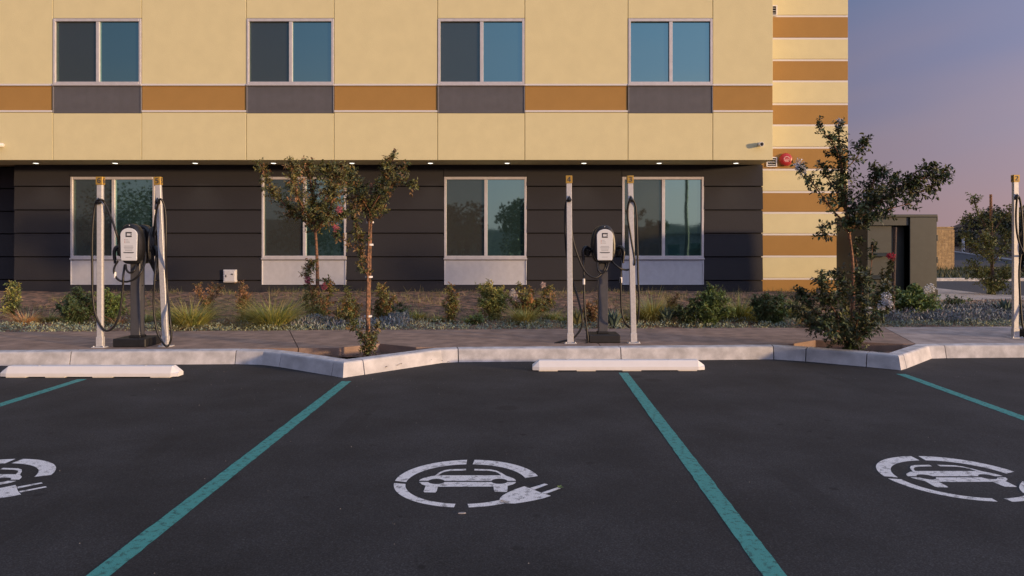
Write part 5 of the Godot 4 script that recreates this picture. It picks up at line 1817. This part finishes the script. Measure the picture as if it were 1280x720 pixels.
# ------------------------------------------------------------------ small fittings and litter
func make_small() -> void:
	# fire bell
	var c := wp(981.3, 199.8, DT)
	var b := thing("alarm_bell", c, "red round alarm bell on the striped stair tower", "alarm bell")
	var mb := MB.new()
	mb.xf = Transform3D(Basis(Vector3(1, 0, 0), PI / 2), Vector3.ZERO)
	mb.lathe(Vector3.ZERO, [Vector2(0.10, 0.0), Vector2(0.10, 0.03), Vector2(0.142, 0.035), Vector2(0.145, 0.05), Vector2(0.125, 0.085), Vector2(0.09, 0.10), Vector2(0.0, 0.104)], 32)
	part("gong", mb.mesh(), M.red, b)
	mb = MB.new()
	for k in 9:
		var a := lerpf(0.35, PI - 0.35, k / 8.0)
		var a2 := lerpf(0.35, PI - 0.35, (k + 0.75) / 8.0)
		mb.quad(Vector3(cos(a) * 0.068, sin(a) * 0.068, 0.1065), Vector3(cos(a2) * 0.068, sin(a2) * 0.068, 0.1065), Vector3(cos(a2) * 0.048, sin(a2) * 0.048, 0.1085), Vector3(cos(a) * 0.048, sin(a) * 0.048, 0.1085), Vector3(0, 0, 1))
	mb.span(Vector3(-0.072, -0.004, 0.104), Vector3(0.072, 0.006, 0.108))
	mb.span(Vector3(-0.058, -0.030, 0.104), Vector3(0.058, -0.016, 0.108))
	mb.span(Vector3(-0.045, -0.052, 0.104), Vector3(0.045, -0.040, 0.108))
	part("lettering", mb.mesh(), M.red_pale, b)
	# vents
	for v in [[957.6, 970.8, 196.5, 208.8, "white louvred wall vent beside the red bell"], [962.6, 971.0, 7.0, 20.0, "white louvred wall vent high on the stair tower behind the facade corner"]]:
		var x0 := wx(v[0], DT); var x1 := wx(v[1], DT)
		var y1 := wy(v[2], DT); var y0 := wy(v[3], DT)
		var o := thing("wall_vent", Vector3((x0 + x1) * 0.5, y0, -DT), v[4], "vent", "white wall vents")
		var hw := (x1 - x0) * 0.5
		var h := y1 - y0
		mb = MB.new()
		mb.span(Vector3(-hw, 0, 0), Vector3(-hw + 0.022, h, 0.03), 0.002)
		mb.span(Vector3(hw - 0.022, 0, 0), Vector3(hw, h, 0.03), 0.002)
		mb.span(Vector3(-hw + 0.023, h - 0.022, 0), Vector3(hw - 0.023, h, 0.03), 0.002)
		mb.span(Vector3(-hw + 0.023, 0, 0), Vector3(hw - 0.023, 0.022, 0.03), 0.002)
		part("frame", mb.mesh(), M.white_plastic, o)
		mb = MB.new()
		mb.span(Vector3(-hw + 0.02, 0.02, 0.001), Vector3(hw - 0.02, h - 0.02, 0.003))
		part("backing", mb.mesh(), M.dark_joint, o)
		for k in 3:
			mb = MB.new()
			mb.xf = Transform3D(Basis(Vector3(1, 0, 0), 0.6), Vector3(0, h * (0.26 + 0.24 * k), 0.014))
			mb.box(Vector3.ZERO, Vector3(hw * 2 - 0.048, 0.004, 0.026), 0.001)
			part("slat", mb.mesh(), M.white_plastic, o)
	# bullet cameras under the first floor
	for v in [[949.5, 180.5, "small white security camera on the cream wall near its right end"], [3.0, 181.5, "small white security camera on the cream wall far from the stair tower"]]:
		var o := thing("security_camera", wp(v[0], v[1], DU), v[2], "camera", "security cameras")
		o.scale = Vector3.ONE * 0.8
		mb = MB.new()
		mb.xf = Transform3D(Basis(Vector3(1, 0, 0), PI / 2 + 0.12), Vector3.ZERO)
		mb.lathe(Vector3.ZERO, [Vector2(0.055, 0.001), Vector2(0.055, 0.02), Vector2(0.03, 0.03), Vector2(0.028, 0.06)], 20)
		part("mount", mb.mesh(), M.white_plastic, o)
		mb = MB.new()
		mb.xf = Transform3D(Basis(Vector3(1, 0, 0), PI / 2 + 0.12), Vector3.ZERO)
		mb.lathe(Vector3.ZERO, [Vector2(0.0, 0.05), Vector2(0.058, 0.055), Vector2(0.062, 0.15), Vector2(0.060, 0.17), Vector2(0.046, 0.172)], 20)
		part("barrel", mb.mesh(), M.white_plastic, o)
		mb = MB.new()
		mb.xf = Transform3D(Basis(Vector3(1, 0, 0), PI / 2 + 0.12), Vector3.ZERO)
		mb.lathe(Vector3.ZERO, [Vector2(0.046, 0.170), Vector2(0.030, 0.160), Vector2(0.0, 0.166)], 20)
		part("lens", mb.mesh(), M.black_plastic, o)
	# utility box on the dark wall
	var ub := thing("utility_box", wp(288, 345, DL - 0.03), "small pale grey utility box on the dark wall", "box")
	mb = MB.new()
	mb.box(Vector3(0, 0, 0.005), Vector3(0.28, 0.28, 0.09), 0.008)
	part("case", mb.mesh(), M.grille_light, ub)
	mb = MB.new()
	mb.box(Vector3(0, 0, 0.054), Vector3(0.23, 0.23, 0.012), 0.004)
	part("cover", mb.mesh(), M.grille_light, ub)
	mb = MB.new()
	mb.box(Vector3(-0.07, 0.0, 0.066), Vector3(0.02, 0.05, 0.012), 0.003)
	mb.box(Vector3(0.06, 0.04, 0.064), Vector3(0.05, 0.03, 0.008), 0.003)
	part("latch", mb.mesh(), M.pedestal, ub)
	# green leaf on the emblem and a pale scrap nearby
	var g := gp(700, 612)
	mb = MB.new()
	for k in 5:
		var dir := Vector3(cos(k * 1.3), 0.15 + 0.1 * k, sin(k * 1.3)).normalized()
		mb.leaf(Vector3(0, 0.006, 0), dir, dir.cross(Vector3.UP).normalized(), 0.022, 0.006, 0.003, Color(0.16, 0.22, 0.06))
	var lf := part("fallen_leaf", mb.mesh(true), M.leaf, self)
	lf.position = Vector3(g.x, 0.004, -g.y)
	tag(lf, "small green sprig lying on the prong of the painted plug", "leaf")
	g = gp(577.5, 642)
	var poly := PackedVector2Array([Vector2(-0.024, -0.006), Vector2(0.0, -0.010), Vector2(0.026, -0.002), Vector2(0.022, 0.010), Vector2(-0.004, 0.012), Vector2(-0.022, 0.004)])
	mb = MB.new()
	mb.plate(poly, 0.0, 0.003)
	var ch := part("paint_fleck", mb.mesh(), M.walk_pale, self)
	ch.scale = Vector3(0.75, 1, 0.75)
	ch.position = Vector3(g.x, 0.001, -g.y)
	tag(ch, "pale paint fleck on the asphalt before the painted emblem", "fleck")
	# loose grit along the kerb and over the bays
	mb = MB.new()
	for i in 500:
		var x := rng.randf_range(-7.5, 7.5)
		var d := kerb_line(x) - 0.05 - absf(rng.randfn()) * 0.45 if rng.randf() < 0.6 else rng.randf_range(2.6, 8.0)
		if x > -3.0 and x < -0.5: d -= 1.0
		if x > 3.0 and x < 5.3: d -= 0.85
		var s := rng.randf_range(0.0015, 0.004)
		var p := Vector3(x, 0.0, -d)
		var k := rng.randf_range(0.06, 0.25)
		mb.col = Color(k, k * 0.93, k * 0.88)
		var q := [p + Vector3(s, 0, 0), p + Vector3(0, 0, s), p + Vector3(-s, 0, 0.2 * s), p + Vector3(0, 0, -s)]
		var t := p + Vector3(0.2 * s, s * 1.1, 0)
		for e in 4: mb.tri(q[e], q[(e + 1) % 4], t, q[e] + q[(e + 1) % 4] - p * 2.0 + Vector3(0, s, 0))
	var gr := part("grit", mb.mesh(true), M.litter, self)
	gr.set_meta("kind", "stuff")
	tag(gr, "loose grit scattered over the asphalt and along the kerb", "grit")
